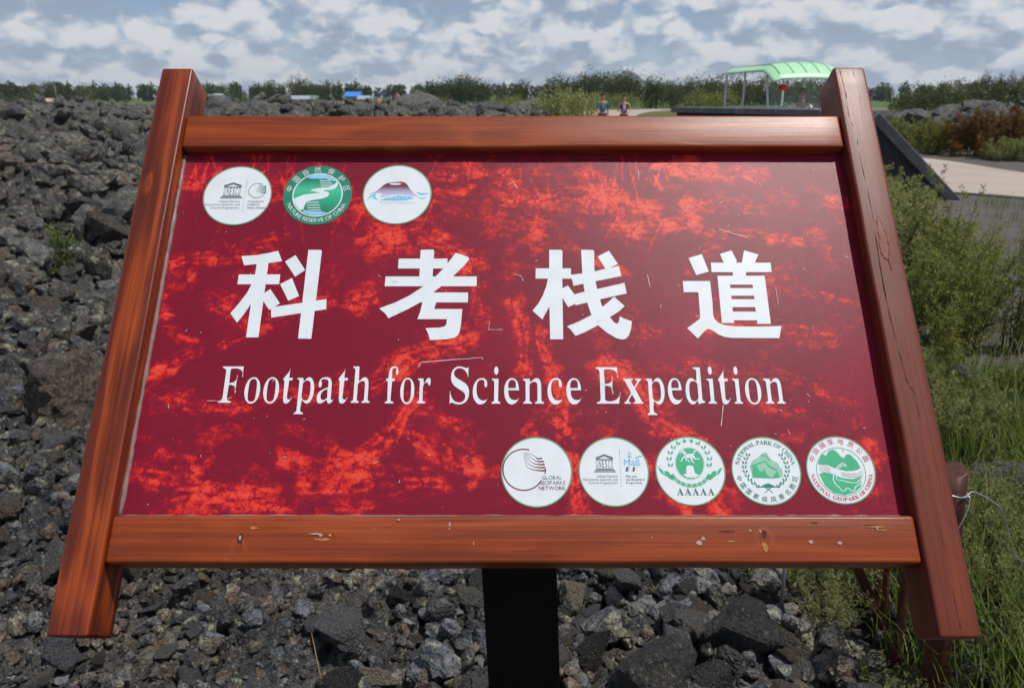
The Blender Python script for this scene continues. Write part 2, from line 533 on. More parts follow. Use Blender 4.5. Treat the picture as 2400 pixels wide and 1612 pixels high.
def build_ground():
    m, g, b = mk('ground_soil')
    c = g.coord()
    big = g.noise(c, 0.35, 4, 0.6); mid = g.noise(c, 3.0, 6, 0.65); fin = g.noise(c, 60, 4, 0.7)
    peb = g.voro(c, 38.0, out=1)
    grav = g.mix(fin, (0.06, 0.057, 0.055), (0.15, 0.145, 0.14))
    grav = g.mix(g.ss(mid, 0.45, 0.68), grav, g.mix(fin, (0.05, 0.036, 0.027), (0.11, 0.078, 0.06)))
    bw = g.new('ShaderNodeRGBToBW'); g.put(bw.inputs[0], peb)
    grav = g.mix(g.math('MULTIPLY', bw.outputs[0], 0.35), grav, (0.06, 0.055, 0.05))
    grass = g.mix(mid, (0.05, 0.075, 0.02), (0.11, 0.14, 0.04))
    sep = g.new('ShaderNodeSeparateXYZ'); g.put(sep.inputs[0], c)
    farf = g.ss(sep.outputs[1], 20, 40)
    gm = g.math('MAXIMUM', g.ss(g.math('ADD', big, g.math('MULTIPLY', mid, 0.5)), 0.84, 0.98), farf)
    g.put(b.inputs['Base Color'], g.mix(gm, grav, grass))
    g.put(b.inputs['Roughness'], 0.95); g.put(b.inputs['Specular IOR Level'], 0.2)
    g.put(b.inputs['Normal'], g.bump(g.math('ADD', fin, g.math('MULTIPLY', bw.outputs[0], 0.6)), 0.7, 0.012))
    az = np.linspace(-math.pi, math.pi, 420)
    rr = np.concatenate([[0.02], np.exp(np.linspace(math.log(0.6), math.log(140), 230)), np.exp(np.linspace(math.log(160), math.log(9000), 24))])
    A, RR = np.meshgrid(az, rr)
    x = (np.sin(A) * RR).ravel(); y = (np.cos(A) * RR).ravel()
    z = np.where(np.sqrt(x * x + y * y) < 150, ground_z(x, y), 0.0)
    idx = np.arange(len(az) * len(rr)).reshape(len(rr), len(az))
    q = np.stack([idx[:-1, :-1], idx[:-1, 1:], idx[1:, 1:], idx[1:, :-1]], -1).reshape(-1, 4)[:, ::-1]
    return tag(obj('ground', np_mesh('ground', np.stack([x, y, z], 1), q, True), m), kind='structure')
build_ground()

def build_road():
    m, g, b = mk('pink_concrete')
    c = g.coord()
    n = g.noise(c, 0.6, 5, 0.6); f = g.noise(c, 40, 4, 0.7)
    col = g.mix(g.ss(n, 0.3, 0.7), (0.31, 0.26, 0.222), (0.375, 0.32, 0.278))
    col = g.mix(g.math('MULTIPLY', g.ss(f, 0.4, 0.8), 0.3), col, (0.28, 0.23, 0.19))
    g.put(b.inputs['Base Color'], col); g.put(b.inputs['Roughness'], 0.9)
    g.put(b.inputs['Normal'], g.bump(f, 0.3, 0.005))
    v, q = [], []
    for i in range(len(RN)):
        a, c2 = RN[i], RF[i]
        for k in range(5):
            p = a + (c2 - a) * k / 4
            v.append((p[0], p[1], 0.045))
        v.append((a[0], a[1], -0.1)); v.append((c2[0], c2[1], -0.1))
    for i in range(len(RN) - 1):
        o, o2 = i * 7, (i + 1) * 7
        for k in range(4): q.append((o + k, o + k + 1, o2 + k + 1, o2 + k)[::-1])
        q.append((o + 5, o, o2, o2 + 5)[::-1]); q.append((o + 4, o + 6, o2 + 6, o2 + 4)[::-1])
    tag(obj('road', mesh('road', v, q), m), kind='structure')
build_road()

def build_hill():
    m = plain('hill_forest', (0.045, 0.07, 0.04), 0.9, 0.1, 0.3, 0.01)
    n = 48; v = [(0, 0, 92)]; f = []
    for j, (rad, h) in enumerate(((12, 90), (36, 74), (72, 46), (110, 20), (170, -4))):
        for k in range(n):
            t = 2 * math.pi * k / n
            rr = rad * (1 + 0.08 * math.sin(3 * t + j) + 0.04 * math.sin(7 * t))
            v.append((rr * math.cos(t), rr * math.sin(t), h + (2 * math.sin(5 * t + j) if h > 0 else 0)))
    for k in range(n): f.append((0, 1 + k, 1 + (k + 1) % n))
    for j in range(4):
        for k in range(n):
            a = 1 + j * n; k2 = (k + 1) % n
            f.append((a + k, a + n + k, a + n + k2, a + k2))
    tag(obj('hill', mesh('hill', v, f, True), m, loc=(412, 3000, 0)), kind='structure')
build_hill()
CHARS = [[[(-4815,1212),(-4544,1233),(-4341,1276),(-4176,1320),(-4085,1112),(-4319,1077),(-4747,1031)],[(-4527,1089),(-4321,1100),(-4330,-342),(-4541,-342)],[(-4817,851),(-4088,851),(-4087,659),(-4816,659)],[(-4563,675),(-4395,675),(-4454,483),(-4540,271),(-4620,105),(-4729,-71),(-4866,105),(-4736,304),(-4628,494)],[(-4230,566),(-4033,293),(-4205,166),(-4333,349),(-4336,483)],[(-3859,1233),(-3661,938),(-3822,805),(-4032,1105)],[(-3875,782),(-3717,431),(-3895,342),(-4071,664)],[(-4178,217),(-3235,375),(-3224,182),(-4154,23)],[(-3641,1339),(-3416,1337),(-3399,1306),(-3429,-369),(-3654,-363)]],[[(-1644,1339),(-1420,1344),(-1402,1311),(-1415,778),(-1645,778)],[(-2026,1163),(-1161,1163),(-1161,1042),(-1227,968),(-2026,968)],[(-1019,1278),(-935,1252),(-799,1198),(-775,1147),(-868,1019),(-1068,801),(-1227,641),(-1385,506),(-1620,304),(-1797,193),(-2140,12),(-2205,105),(-2312,197),(-2046,308),(-1809,438),(-1573,614),(-1365,805),(-1207,996)],[(-2237,812),(-637,812),(-638,621),(-2242,621)],[(-1527,501),(-783,501),(-783,311),(-1621,311)],[(-1558,371),(-1315,371),(-1363,186),(-877,186),(-893,-93),(-909,-223),(-937,-299),(-996,-348),(-1134,-378),(-1412,-391),(-1446,-277),(-1496,-173),(-1420,-167),(-1261,-162),(-1171,-140),(-1143,-93),(-1135,-5),(-1643,-5),(-1603,127)]],[[(641,1339),(856,1339),(876,1311),(856,551),(850,-378),(629,-378),(626,326)],[(398,971),(1016,971),(1015,769),(392,769)],[(611,778),(861,778),(780,551),(633,248),(570,127),(500,-10),(333,155),(431,282),(514,438),(578,618)],[(956,634),(1067,461),(1088,293),(951,220),(839,427),(842,578)],[(1002,842),(1208,869),(1446,915),(1863,1019),(1898,819),(1455,721),(1052,628),(1040,709)],[(1053,461),(1238,517),(1463,566),(1945,687),(1974,483),(1496,366),(1077,255)],[(1209,1339),(1421,1334),(1441,1311),(1429,1008),(1439,732),(1463,562),(1523,282),(1578,149),(1663,28),(1729,-66),(1777,-93),(1809,-60),(1831,50),(1903,6),(2034,-45),(2012,-190),(1966,-309),(1913,-369),(1853,-382),(1754,-357),(1600,-255),(1446,-114),(1344,83),(1281,304),(1239,551),(1216,778)],[(1752,420),(1925,242),(1819,138),(1657,32),(1446,-121),(1242,-238),(1060,-316),(984,-201),(919,-140),(1128,-49),(1353,78),(1541,226),(1656,326)],[(1702,1322),(1849,1059),(1706,978),(1623,961),(1499,1205)]],[[(3348,1252),(3441,908),(3213,837),(3107,1175)],[(3881,1327),(3957,1117),(3920,1066),(3724,1066),(3670,1257)],[(4108,1330),(4350,1245),(4261,1066),(4034,1066)],[(3492,1082),(4548,1082),(4542,897),(3489,897)],[(3863,915),(4100,915),(4077,801),(3851,801)],[(3583,823),(3786,823),(3783,-77),(3574,-77)],[(4182,823),(4412,823),(4410,-93),(4179,-93)],[(3597,823),(4398,823),(4398,652),(3591,652)],[(3605,585),(4400,585),(4393,438),(3611,438)],[(3614,371),(4395,371),(4391,220),(3604,220)],[(3611,136),(4397,136),(4387,-27),(3599,-27)],[(2969,721),(3444,721),(3448,326),(3439,61),(3457,-5),(3511,-71),(3607,-114),(3784,-140),(4123,-145),(4344,-140),(4585,-132),(4521,-357),(3702,-352),(3585,-331),(3490,-288),(3398,-212),(3320,-186),(3256,-234),(3135,-363),(3072,-288),(2972,-175),(3132,-53),(3196,-5),(3213,50),(3221,506),(2966,506)]]]
CAPS = [(-609,290,-426,252,32,0.55),(-429,280,-247,224,24,0.5),(-138,295,89,266,18,0.5),(-16,252,248,224,28,0.65),(318,300,463,285,24,0.75),(230,319,352,309,16,0.6),(182,183,340,178,25,0.9),(340,178,517,147,17,0.8),(-152,252,64,178,36,0.55),(-618,99,-536,121,20,0.8),(-604,56,-576,73,25,0.65),(-536,116,-445,143,27,0.6),(-470,90,-426,107,19,0.6),(-508,31,-428,-11,34,0.7),(-497,-51,-441,-27,19,0.85),(-436,-3,-326,31,26,0.7),(-281,31,-244,47,26,0.9),(-242,143,-165,160,35,0.75),(-165,160,-85,116,31,0.8),(-85,116,-59,56,22,0.75),(-57,39,-67,-3,21,0.7),(-82,-35,-198,-83,30,0.95),(-198,-83,-241,-114,26,0.9),(-241,-114,-340,-137,23,0.7),(-340,-137,-540,-160,19,0.6),(-152,-137,-191,-211,23,0.9),(-191,-211,-246,-248,21,0.85),(-246,-248,-372,-248,21,0.7),(-7,31,19,-35,20,0.9),(19,-35,11,-98,21,0.9),(53,-27,73,-106,19,0.9),(73,-106,85,-211,19,0.9),(36,-204,51,-160,23,0.8),(92,-211,109,-338,21,0.85),(142,-35,183,-98,22,0.9),(183,-98,236,-182,23,0.85),(236,-182,297,-219,28,0.9),(297,-219,336,-324,25,0.85),(217,-27,205,22,21,0.6),(196,6,247,-27,20,0.6),(323,-11,530,-35,24,0.75),(341,22,452,64,23,0.6),(483,64,592,31,11,0.8),(242,-91,497,-106,22,0.5),(384,-137,494,-182,24,0.5),(495,-122,569,-160,12,0.6),(217,-255,268,-324,21,0.7),(-615,-262,-521,-283,21,0.75),(-518,-304,-372,-311,29,1.0),(-326,-283,-146,-269,25,0.65),(-156,-219,-70,-248,25,0.85),(-122,-167,-71,-211,19,0.8),(-167,-283,-111,-290,21,0.85),(-66,-255,-55,-290,10,0.7),(-269,-311,-186,-304,18,0.6),(-614,-106,-539,-67,15,0.6),(-590,-27,-542,-51,13,0.6),(-378,-189,-291,-211,13,0.5),(-644,22,-603,6,18,0.8),(565,-182,573,-304,18,0.35),(453,73,512,107,15,0.5),(-54,107,-53,22,8,0.3),(304,224,505,233,27,0.5),(102,143,192,73,17,0.5),(549,261,606,215,16,0.45),(368,143,302,99,17,0.5)]

# ------------------------------------------------------------------ the sign
SIGN_O = Vector((0.002, 1.2952, 1.2556))       # middle of the frame's front plane
SIGN_TILT = math.acos(0.63097)                 # board leans back about 39 degrees
PN = -0.030                                    # printed panel lies 30 mm behind the frame front

def serif(ch):
    if 'A' <= ch <= 'Z': return chr(0x1D400 + ord(ch) - 65)
    if 'a' <= ch <= 'z': return chr(0x1D41A + ord(ch) - 97)
    return ch

GLYPH = {}
def load_glyphs(chars):
    tmp = []
    for ch in sorted(set(chars)):
        if ch == ' ' or ch in GLYPH: continue
        cu = bpy.data.curves.new('glyph', 'FONT')
        cu.body = ch; cu.size = 1.0; cu.resolution_u = 4; cu.fill_mode = 'FRONT'
        o = bpy.data.objects.new('glyph', cu); COL.objects.link(o)
        tmp.append((ch, o))
    bpy.context.view_layer.update()
    dg = bpy.context.evaluated_depsgraph_get()
    for ch, o in tmp:
        me = o.evaluated_get(dg).to_mesh()
        v = np.array([tuple(p.co)[:2] for p in me.vertices], float).reshape(-1, 2)
        f = [tuple(p.vertices) for p in me.polygons]
        GLYPH[ch] = (v, f)
        o.evaluated_get(dg).to_mesh_clear()
    for ch, o in tmp:
        cu = o.data
        bpy.data.objects.remove(o); bpy.data.curves.remove(cu)

LINE = 'Footpath for Science Expedition'
CJK = '中国自然保护区国家级风景名胜地质公园旅游五大连池·'
load_glyphs([serif(c) for c in LINE + 'NATIONALPARKOFCHINAGEOWUDALIANCHIwudalianchi' + 'A,'] + list(CJK) +
            list('ABCDEFGHIJKLMNOPQRSTUVWXYZabcdefghijklmnopqrstuvwxyz,'))

def slim(ch, k):
    """glyph with its upright strokes made narrower by k on each side"""
    v, f = GLYPH[ch]
    v = v.copy(); nrm = np.zeros_like(v)
    ed = {}
    for p in f:
        s = sum(v[p[i]][0] * v[p[(i + 1) % len(p)]][1] - v[p[(i + 1) % len(p)]][0] * v[p[i]][1] for i in range(len(p)))
        q = p if s > 0 else p[::-1]
        for i in range(len(q)):
            a, b = q[i], q[(i + 1) % len(q)]
            if (b, a) in ed: ed.pop((b, a))
            else: ed[(a, b)] = 1
    for a, b in ed:
        d = v[b] - v[a]; L = np.hypot(*d)
        if L < 1e-6: continue
        n = np.array((d[1], -d[0])) / L
        nrm[a] += n; nrm[b] += n
    l = np.hypot(nrm[:, 0], nrm[:, 1]); l[l < 1e-6] = 1
    v[:, 0] -= k * nrm[:, 0] / l
    return v, f

def text_geo(txt, height, font=None, gap=0.07, space=0.30, condense=1.0, ref=None):
    """flat text, left end at 0; returns verts, faces, width"""
    V, F = [], []; x = 0.0; n = 0
    if ref is None:
        ref = max((GLYPH[font(c) if font else c][0][:, 1].max() for c in txt if c not in ' ,·'), default=0.7)
    k = height / ref
    for c in txt:
        if c == ' ': x += space; continue
        v, f = GLYPH[font(c) if font else c]
        lo, hi = v[:, 0].min(), v[:, 0].max()
        V.append(np.stack([(v[:, 0] - lo + x) * k * condense, v[:, 1] * k], 1))
        F += [tuple(i + n for i in p) for p in f]; n += len(v)
        x += hi - lo + gap
    return np.concatenate(V), F, (x - gap) * k * condense

def arc_text(txt, rad, height, a0, a1, font=None, inward=False):
    """letters on a circle from angle a0 to a1 (degrees, 0 = top, clockwise); inward puts their feet outside"""
    ws = []
    for c in txt:
        if c == ' ': ws.append(0.32)
        else:
            v = GLYPH[font(c) if font else c][0]; ws.append(np.ptp(v[:, 0]) + 0.10)
    tot = sum(ws); V, F = [], []; n = 0; acc = 0
    for c, w in zip(txt, ws):
        mid = a0 + (a1 - a0) * (acc + w / 2) / tot; acc += w
        if c == ' ': continue
        v, f = GLYPH[font(c) if font else c]
        k = height / 0.72
        p = np.stack([(v[:, 0] - (v[:, 0].min() + v[:, 0].max()) / 2) * k, (v[:, 1] - 0.36) * k], 1)
        t = R(mid)
        if inward: ang = -t + math.pi
        else: ang = -t
        ca, sa = math.cos(ang), math.sin(ang)
        q = np.stack([p[:, 0] * ca - p[:, 1] * sa + rad * math.sin(t), p[:, 0] * sa + p[:, 1] * ca + rad * math.cos(t)], 1)
        V.append(q); F += [tuple(i + n for i in z) for z in f]; n += len(v)
    return np.concatenate(V), F

class Flat:
    """flat printed shapes, each laid a hair above the one before"""
    def __init__(s): s.v = []; s.f = []
    def add(s, pts, faces=None, z=0.0):
        o = len(s.v)
        s.v += [(p[0], p[1], z) for p in pts]
        s.f += [tuple(i + o for i in q) for q in (faces if faces is not None else [range(len(pts))])]
        return s
    def ring(s, cx, cy, r0, r1, n=64, a0=0, a1=360, z=0.0, sy=1.0):
        full = abs(a1 - a0) >= 360
        m = n if full else n + 1
        pts = []
        for i in range(m):
            t = R(a0 + (a1 - a0) * i / n)
            pts += [(cx + r0 * math.sin(t), cy + sy * r0 * math.cos(t)), (cx + r1 * math.sin(t), cy + sy * r1 * math.cos(t))]
        fs = [(2 * i, 2 * i + 1, 2 * ((i + 1) % m) + 1, 2 * ((i + 1) % m)) for i in range(n)]
        return s.add(pts, fs, z)
    def disc(s, cx, cy, r, n=64, z=0.0, sy=1.0):
        return s.add([(cx + r * math.sin(2 * math.pi * i / n), cy + sy * r * math.cos(2 * math.pi * i / n)) for i in range(n)][::-1], None, z)
    def line(s, pts, w, z=0.0):
        P = [np.array(p, float) for p in pts]
        ws = w if isinstance(w, (list, tuple)) else [w] * len(P)
        q = []
        for i, p in enumerate(P):
            d = P[min(i + 1, len(P) - 1)] - P[max(i - 1, 0)]; d = d / (np.hypot(*d) + 1e-9)
            nn = np.array((-d[1], d[0])) * ws[i] / 2
            q += [p + nn, p - nn]
        return s.add(q, [(2 * i, 2 * i + 1, 2 * i + 3, 2 * i + 2) for i in range(len(P) - 1)], z)
    def text(s, txt, x, y, h, align='l', z=0.0, **kw):
        v, f, w = text_geo(txt, h, **kw)
        ox = x if align == 'l' else (x - w if align == 'r' else x - w / 2)
        return s.add(v + np.array((ox, y)), f, z)
    def mesh(s, name, scale=1.0, off=(0, 0, 0)):
        v = [(p[0] * scale + off[0], p[1] * scale + off[1], p[2] + off[2]) for p in s.v]
        me = mesh(name, v, s.f)
        bm = bmesh.new(); bm.from_mesh(me)
        for f in bm.faces:
            if f.normal.z < 0: f.normal_flip()
        bm.to_mesh(me); bm.free()
        return me

# ---- materials of the sign
def wood(name, axis, pal, knots=(), seed=0.0, rough=0.34, grain=1.0, scuff=0.0, ring=46.0):
    m, g, b = mk(name)
    c = g.coord()
    al = lambda a, x: ((a, x, x), (x, a, x), (x, x, a))[axis]
    lo = g.noise(g.mapping(c, al(1.3, 8.0), (seed, seed * 1.7, seed * 0.6)), 1.0, 2.5, 0.5, 0.3)
    val = lo
    for kx, ky, sx, sy, amp in knots:
        d = g.vmath('LENGTH', g.mapping(c, (1 / sx, 1 / sy, 0), (-kx / sx, -ky / sy, 0)))
        val = g.math('ADD', val, g.math('MULTIPLY', g.math('POWER', 2.718, g.math('MULTIPLY', g.math('POWER', d, 2), -1.0)), amp))
    rings = g.math('ADD', 0.5, g.math('MULTIPLY', g.math('SINE', g.math('MULTIPLY', val, ring)), 0.5))
    rings = g.math('POWER', rings, 2.6)
    fine = g.noise(g.mapping(c, al(4, 300), (seed, 0, 0)), 1.0, 5, 0.66)
    streak = g.noise(g.mapping(c, al(0.9, 85), (seed * 3, 1, 2)), 1.0, 4, 0.6, 0.25)
    f = g.math('ADD', g.math('ADD', g.math('MULTIPLY', rings, 0.34 * grain), g.math('MULTIPLY', g.ss(streak, 0.25, 0.75), 0.40)), g.math('MULTIPLY', g.ss(fine, 0.3, 0.7), 0.24))
    col = g.ramp(f, [(0.20, pal[0]), (0.46, pal[1]), (0.86, pal[2])])
    blot = g.ss(g.noise(c, 3.1, 4, 0.6), 0.35, 0.7)
    col = g.mix(g.math('MULTIPLY', blot, 0.35), col, pal[1])
    pores = g.ss(g.noise(g.mapping(c, al(30, 420), (0, seed, 0)), 1.0, 3, 0.6), 0.66, 0.74)
    col = g.mix(g.math('MULTIPLY', pores, 0.45), col, tuple(0.35 * x for x in pal[0]))
    if scuff:
        sc = g.math('MULTIPLY', g.ss(g.noise(g.mapping(c, al(26, 150), (seed, 4, 0)), 1.0, 5, 0.7), 0.655, 0.70),
                    g.ss(g.noise(c, 6.0, 3, 0.5), 0.52, 0.62))
        col = g.mix(g.math('MULTIPLY', sc, scuff), col, (0.50, 0.33, 0.20))
        sc2 = g.ss(g.noise(g.mapping(c, al(45, 90), (seed, 9, 0)), 1.0, 4, 0.7), 0.725, 0.745)
        col = g.mix(g.math('MULTIPLY', sc2, scuff), col, (0.55, 0.50, 0.46))
    g.put(b.inputs['Base Color'], col)
    g.put(b.inputs['Roughness'], g.math('ADD', rough, g.math('MULTIPLY', fine, 0.14)))
    g.put(b.inputs['Specular IOR Level'], 0.25)
    hgt = g.math('ADD', g.math('MULTIPLY', fine, 0.6), g.math('MULTIPLY', rings, 0.5 * grain))
    micro = g.noise(c, 900, 2, 0.5)
    nb = g.bump(hgt, 0.22, 0.0022)
    nb = g.bump(micro, 0.16, 0.0008, nb)
    g.put(b.inputs['Coat Weight'], 0.22); g.put(b.inputs['Coat Roughness'], 0.28); g.put(b.inputs['Coat Normal'], nb)
    g.put(b.inputs['Normal'], nb)
    return m

RED_PAL = ((0.066, 0.012, 0.0062), (0.150, 0.023, 0.0066), (0.32, 0.058, 0.0088))
RAIL_PAL = ((0.145, 0.0245, 0.0065), (0.245, 0.044, 0.0082), (0.35, 0.078, 0.0135))
BROWN_PAL = ((0.100, 0.018, 0.0085), (0.15, 0.028, 0.011), (0.21, 0.042, 0.014))
W_STILE_L = wood('wood_red', 1, RED_PAL, [(-0.655, 0.255, 0.009, 0.035, 0.10), (-0.672, -0.05, 0.018, 0.26, 0.16), (-0.668, -0.33, 0.014, 0.14, 0.12)], 2.3, 0.36, 1.15, 0.15)
W_STILE_R = wood('wood_brown', 1, BROWN_PAL, [(0.648, 0.13, 0.010, 0.04, 0.16), (0.66, -0.2, 0.02, 0.2, 0.10)], 5.7, 0.40, 0.6, 0.0, 26.0)
W_RAIL_T = wood('wood_top_rail', 0, RAIL_PAL, [(-0.035, 0.352, 0.05, 0.014, 0.12), (-0.22, 0.340, 0.04, 0.02, 0.10)], 8.1, 0.34, 0.6, 0.2)
W_RAIL_B = wood('wood_bottom_rail', 0, RAIL_PAL, [(-0.415, -0.378, 0.011, 0.013, 0.14), (0.38, -0.372, 0.009, 0.016, 0.12)], 3.9, 0.36, 0.6, 0.85)

def art_mat():
    m, g, b = mk('red_lava_print')
    c = g.coord()
    at = g.new('ShaderNodeAttribute'); at.attribute_name = 'art'
    fin = g.noise(g.mapping(c, (58, 90, 1)), 1.0, 10, 0.74, 0.4)
    fn2 = g.noise(g.mapping(c, (210, 320, 1)), 1.0, 5, 0.7)
    vein = g.math('ABSOLUTE', g.math('SUBTRACT', g.noise(g.mapping(c, (38, 52, 1)), 1.0, 6, 0.62, 0.6), 0.5))
    crack = g.ss(vein, 0.0, 0.03)
    f = g.math('ADD', g.math('MULTIPLY', at.outputs['Fac'], 0.84), g.math('ADD', g.math('MULTIPLY', g.math('SUBTRACT', fin, 0.5), 1.35), g.math('MULTIPLY', g.math('SUBTRACT', fn2, 0.5), 0.95)))
    f = g.math('MULTIPLY', f, g.math('ADD', 0.48, g.math('MULTIPLY', crack, 0.52)))
    col = g.ramp(f, [(0.10, (0.175, 0.0075, 0.023)), (0.30, (0.225, 0.0085, 0.024)), (0.45, (0.38, 0.012, 0.018)), (0.60, (0.58, 0.028, 0.019)), (0.95, (0.68, 0.066, 0.040))])
    mag = g.ss(g.noise(c, 5.0, 4, 0.6), 0.5, 0.7)
    col = g.mix(g.math('MULTIPLY', mag, 0.22), col, (0.42, 0.010, 0.040))
    g.put(b.inputs['Base Color'], col)
    g.put(b.inputs['Roughness'], 0.31)
    g.put(b.inputs['Specular IOR Level'], 0.24)
    mic = g.noise(c, 800, 2, 0.7)
    nb = g.bump(mic, 0.42, 0.0008)
    nb = g.bump(g.noise(c, 6, 2), 0.05, 0.01, nb)
    g.put(b.inputs['Normal'], nb)
    return m

def ink(name, col, rough=0.42):
    m, g, b = mk(name)
    c = g.coord()
    n = g.noise(c, 30, 5, 0.6)
    g.put(b.inputs['Base Color'], g.mix(g.ss(n, 0.35, 0.75), col, tuple(x * 0.93 for x in col)))
    g.put(b.inputs['Roughness'], rough); g.put(b.inputs['Specular IOR Level'], 0.45)
    g.put(b.inputs['Normal'], g.bump(g.noise(c, 700, 2), 0.15, 0.0006))
    return m

I_WHITE = ink('ink_white', (0.66, 0.71, 0.745)); I_RIM = ink('ink_rim_green', (0.12, 0.30, 0.18)); I_GREEN = ink('ink_green', (0.045, 0.39, 0.20))
I_DKGREEN = ink('ink_dark_green', (0.012, 0.13, 0.085)); I_TEAL = ink('ink_teal', (0.018, 0.20, 0.125)); I_BLACK = ink('ink_black', (0.05, 0.042, 0.055)); I_GREY = ink('ink_grey', (0.16, 0.16, 0.18))
I_MAROON = ink('ink_maroon', (0.17, 0.012, 0.028)); I_RED = ink('ink_red', (0.55, 0.045, 0.075)); I_SKY = ink('ink_sky', (0.22, 0.55, 0.80)); I_CYAN = ink('ink_cyan', (0.12, 0.50, 0.76))
I_PALE = ink('ink_pale_blue', (0.42, 0.62, 0.74)); I_NAVY = ink('ink_navy', (0.02, 0.05, 0.19)); I_SCR = ink('scratch_white', (0.62, 0.58, 0.57), 0.6)

def grad_mat(name, stops, lo, hi):
    m, g, b = mk(name)
    sep = g.new('ShaderNodeSeparateXYZ'); g.put(sep.inputs[0], g.coord())
    f = g.math('DIVIDE', g.math('SUBTRACT', sep.outputs[1], lo), hi - lo, clamp=True)
    g.put(b.inputs['Base Color'], g.ramp(f, stops)); g.put(b.inputs['Roughness'], 0.42)
    return m

SIGN = empty('information_sign', (0.0, 1.17, -0.12))
tag(SIGN, 'large red footpath sign in a varnished wooden frame on a black post', 'sign')
SIGN_REL = SIGN_O - SIGN.location
def spart(name, me, mat, parent=None, lab=None):
    if parent is None:
        o = obj(name, me, mat, SIGN, SIGN_REL, (SIGN_TILT, 0, 0))
    else:
        o = obj(name, me, mat, parent)
    if lab: o['label'] = lab
    return o

# frame timbers, each slightly bowed and worn
def timber(name, lo, hi, bev, axis, seed):
    bm = bmesh.new()
    add_box(bm, lo, hi, bev, 4)
    L = hi[axis] - lo[axis]
    for k in range(1, 24):
        p = [0, 0, 0]; p[axis] = lo[axis] + L * k / 24
        no = [0, 0, 0]; no[axis] = 1
        bmesh.ops.bisect_plane(bm, geom=bm.verts[:] + bm.edges[:] + bm.faces[:], plane_co=p, plane_no=no)
    rnd = random.Random(seed)
    ph = [rnd.uniform(0, 6.3) for _ in range(6)]
    for v in bm.verts:
        t = (v.co[axis] - lo[axis]) / L
        edge = math.sin(math.pi * t)
        v.co.z += 0.0007 * math.sin(9 * t + ph[0]) * edge + 0.0004 * math.sin(31 * t + ph[1]) * edge
        v.co[1 - axis] += 0.0006 * math.sin(7 * t + ph[2]) * edge + 0.0004 * math.sin(27 * t + ph[3]) * edge
    me = bm_mesh(name, bm, True)
    return me
spart('stile', timber('stile', (-0.675, -0.5125, -0.081), (-0.615, 0.5135, 0.0), 0.0045, 1, 1), W_STILE_L, lab='reddish streaked wooden side post')
spart('stile', timber('stile', (0.615, -0.5145, -0.081), (0.676, 0.516, 0.0), 0.0055, 1, 2), W_STILE_R, lab='brown glossy wooden side post with a knot')
spart('rail', timber('rail', (-0.6143, 0.337, -0.075), (0.6138, 0.4095, -0.008), 0.0058, 0, 3), W_RAIL_T, lab='upper wooden crosspiece')
spart('rail', timber('rail', (-0.6141, -0.4095, -0.075), (0.6139, -0.3375, -0.007), 0.0062, 0, 4), W_RAIL_B, lab='lower wooden crosspiece with scuffs and bare spots')

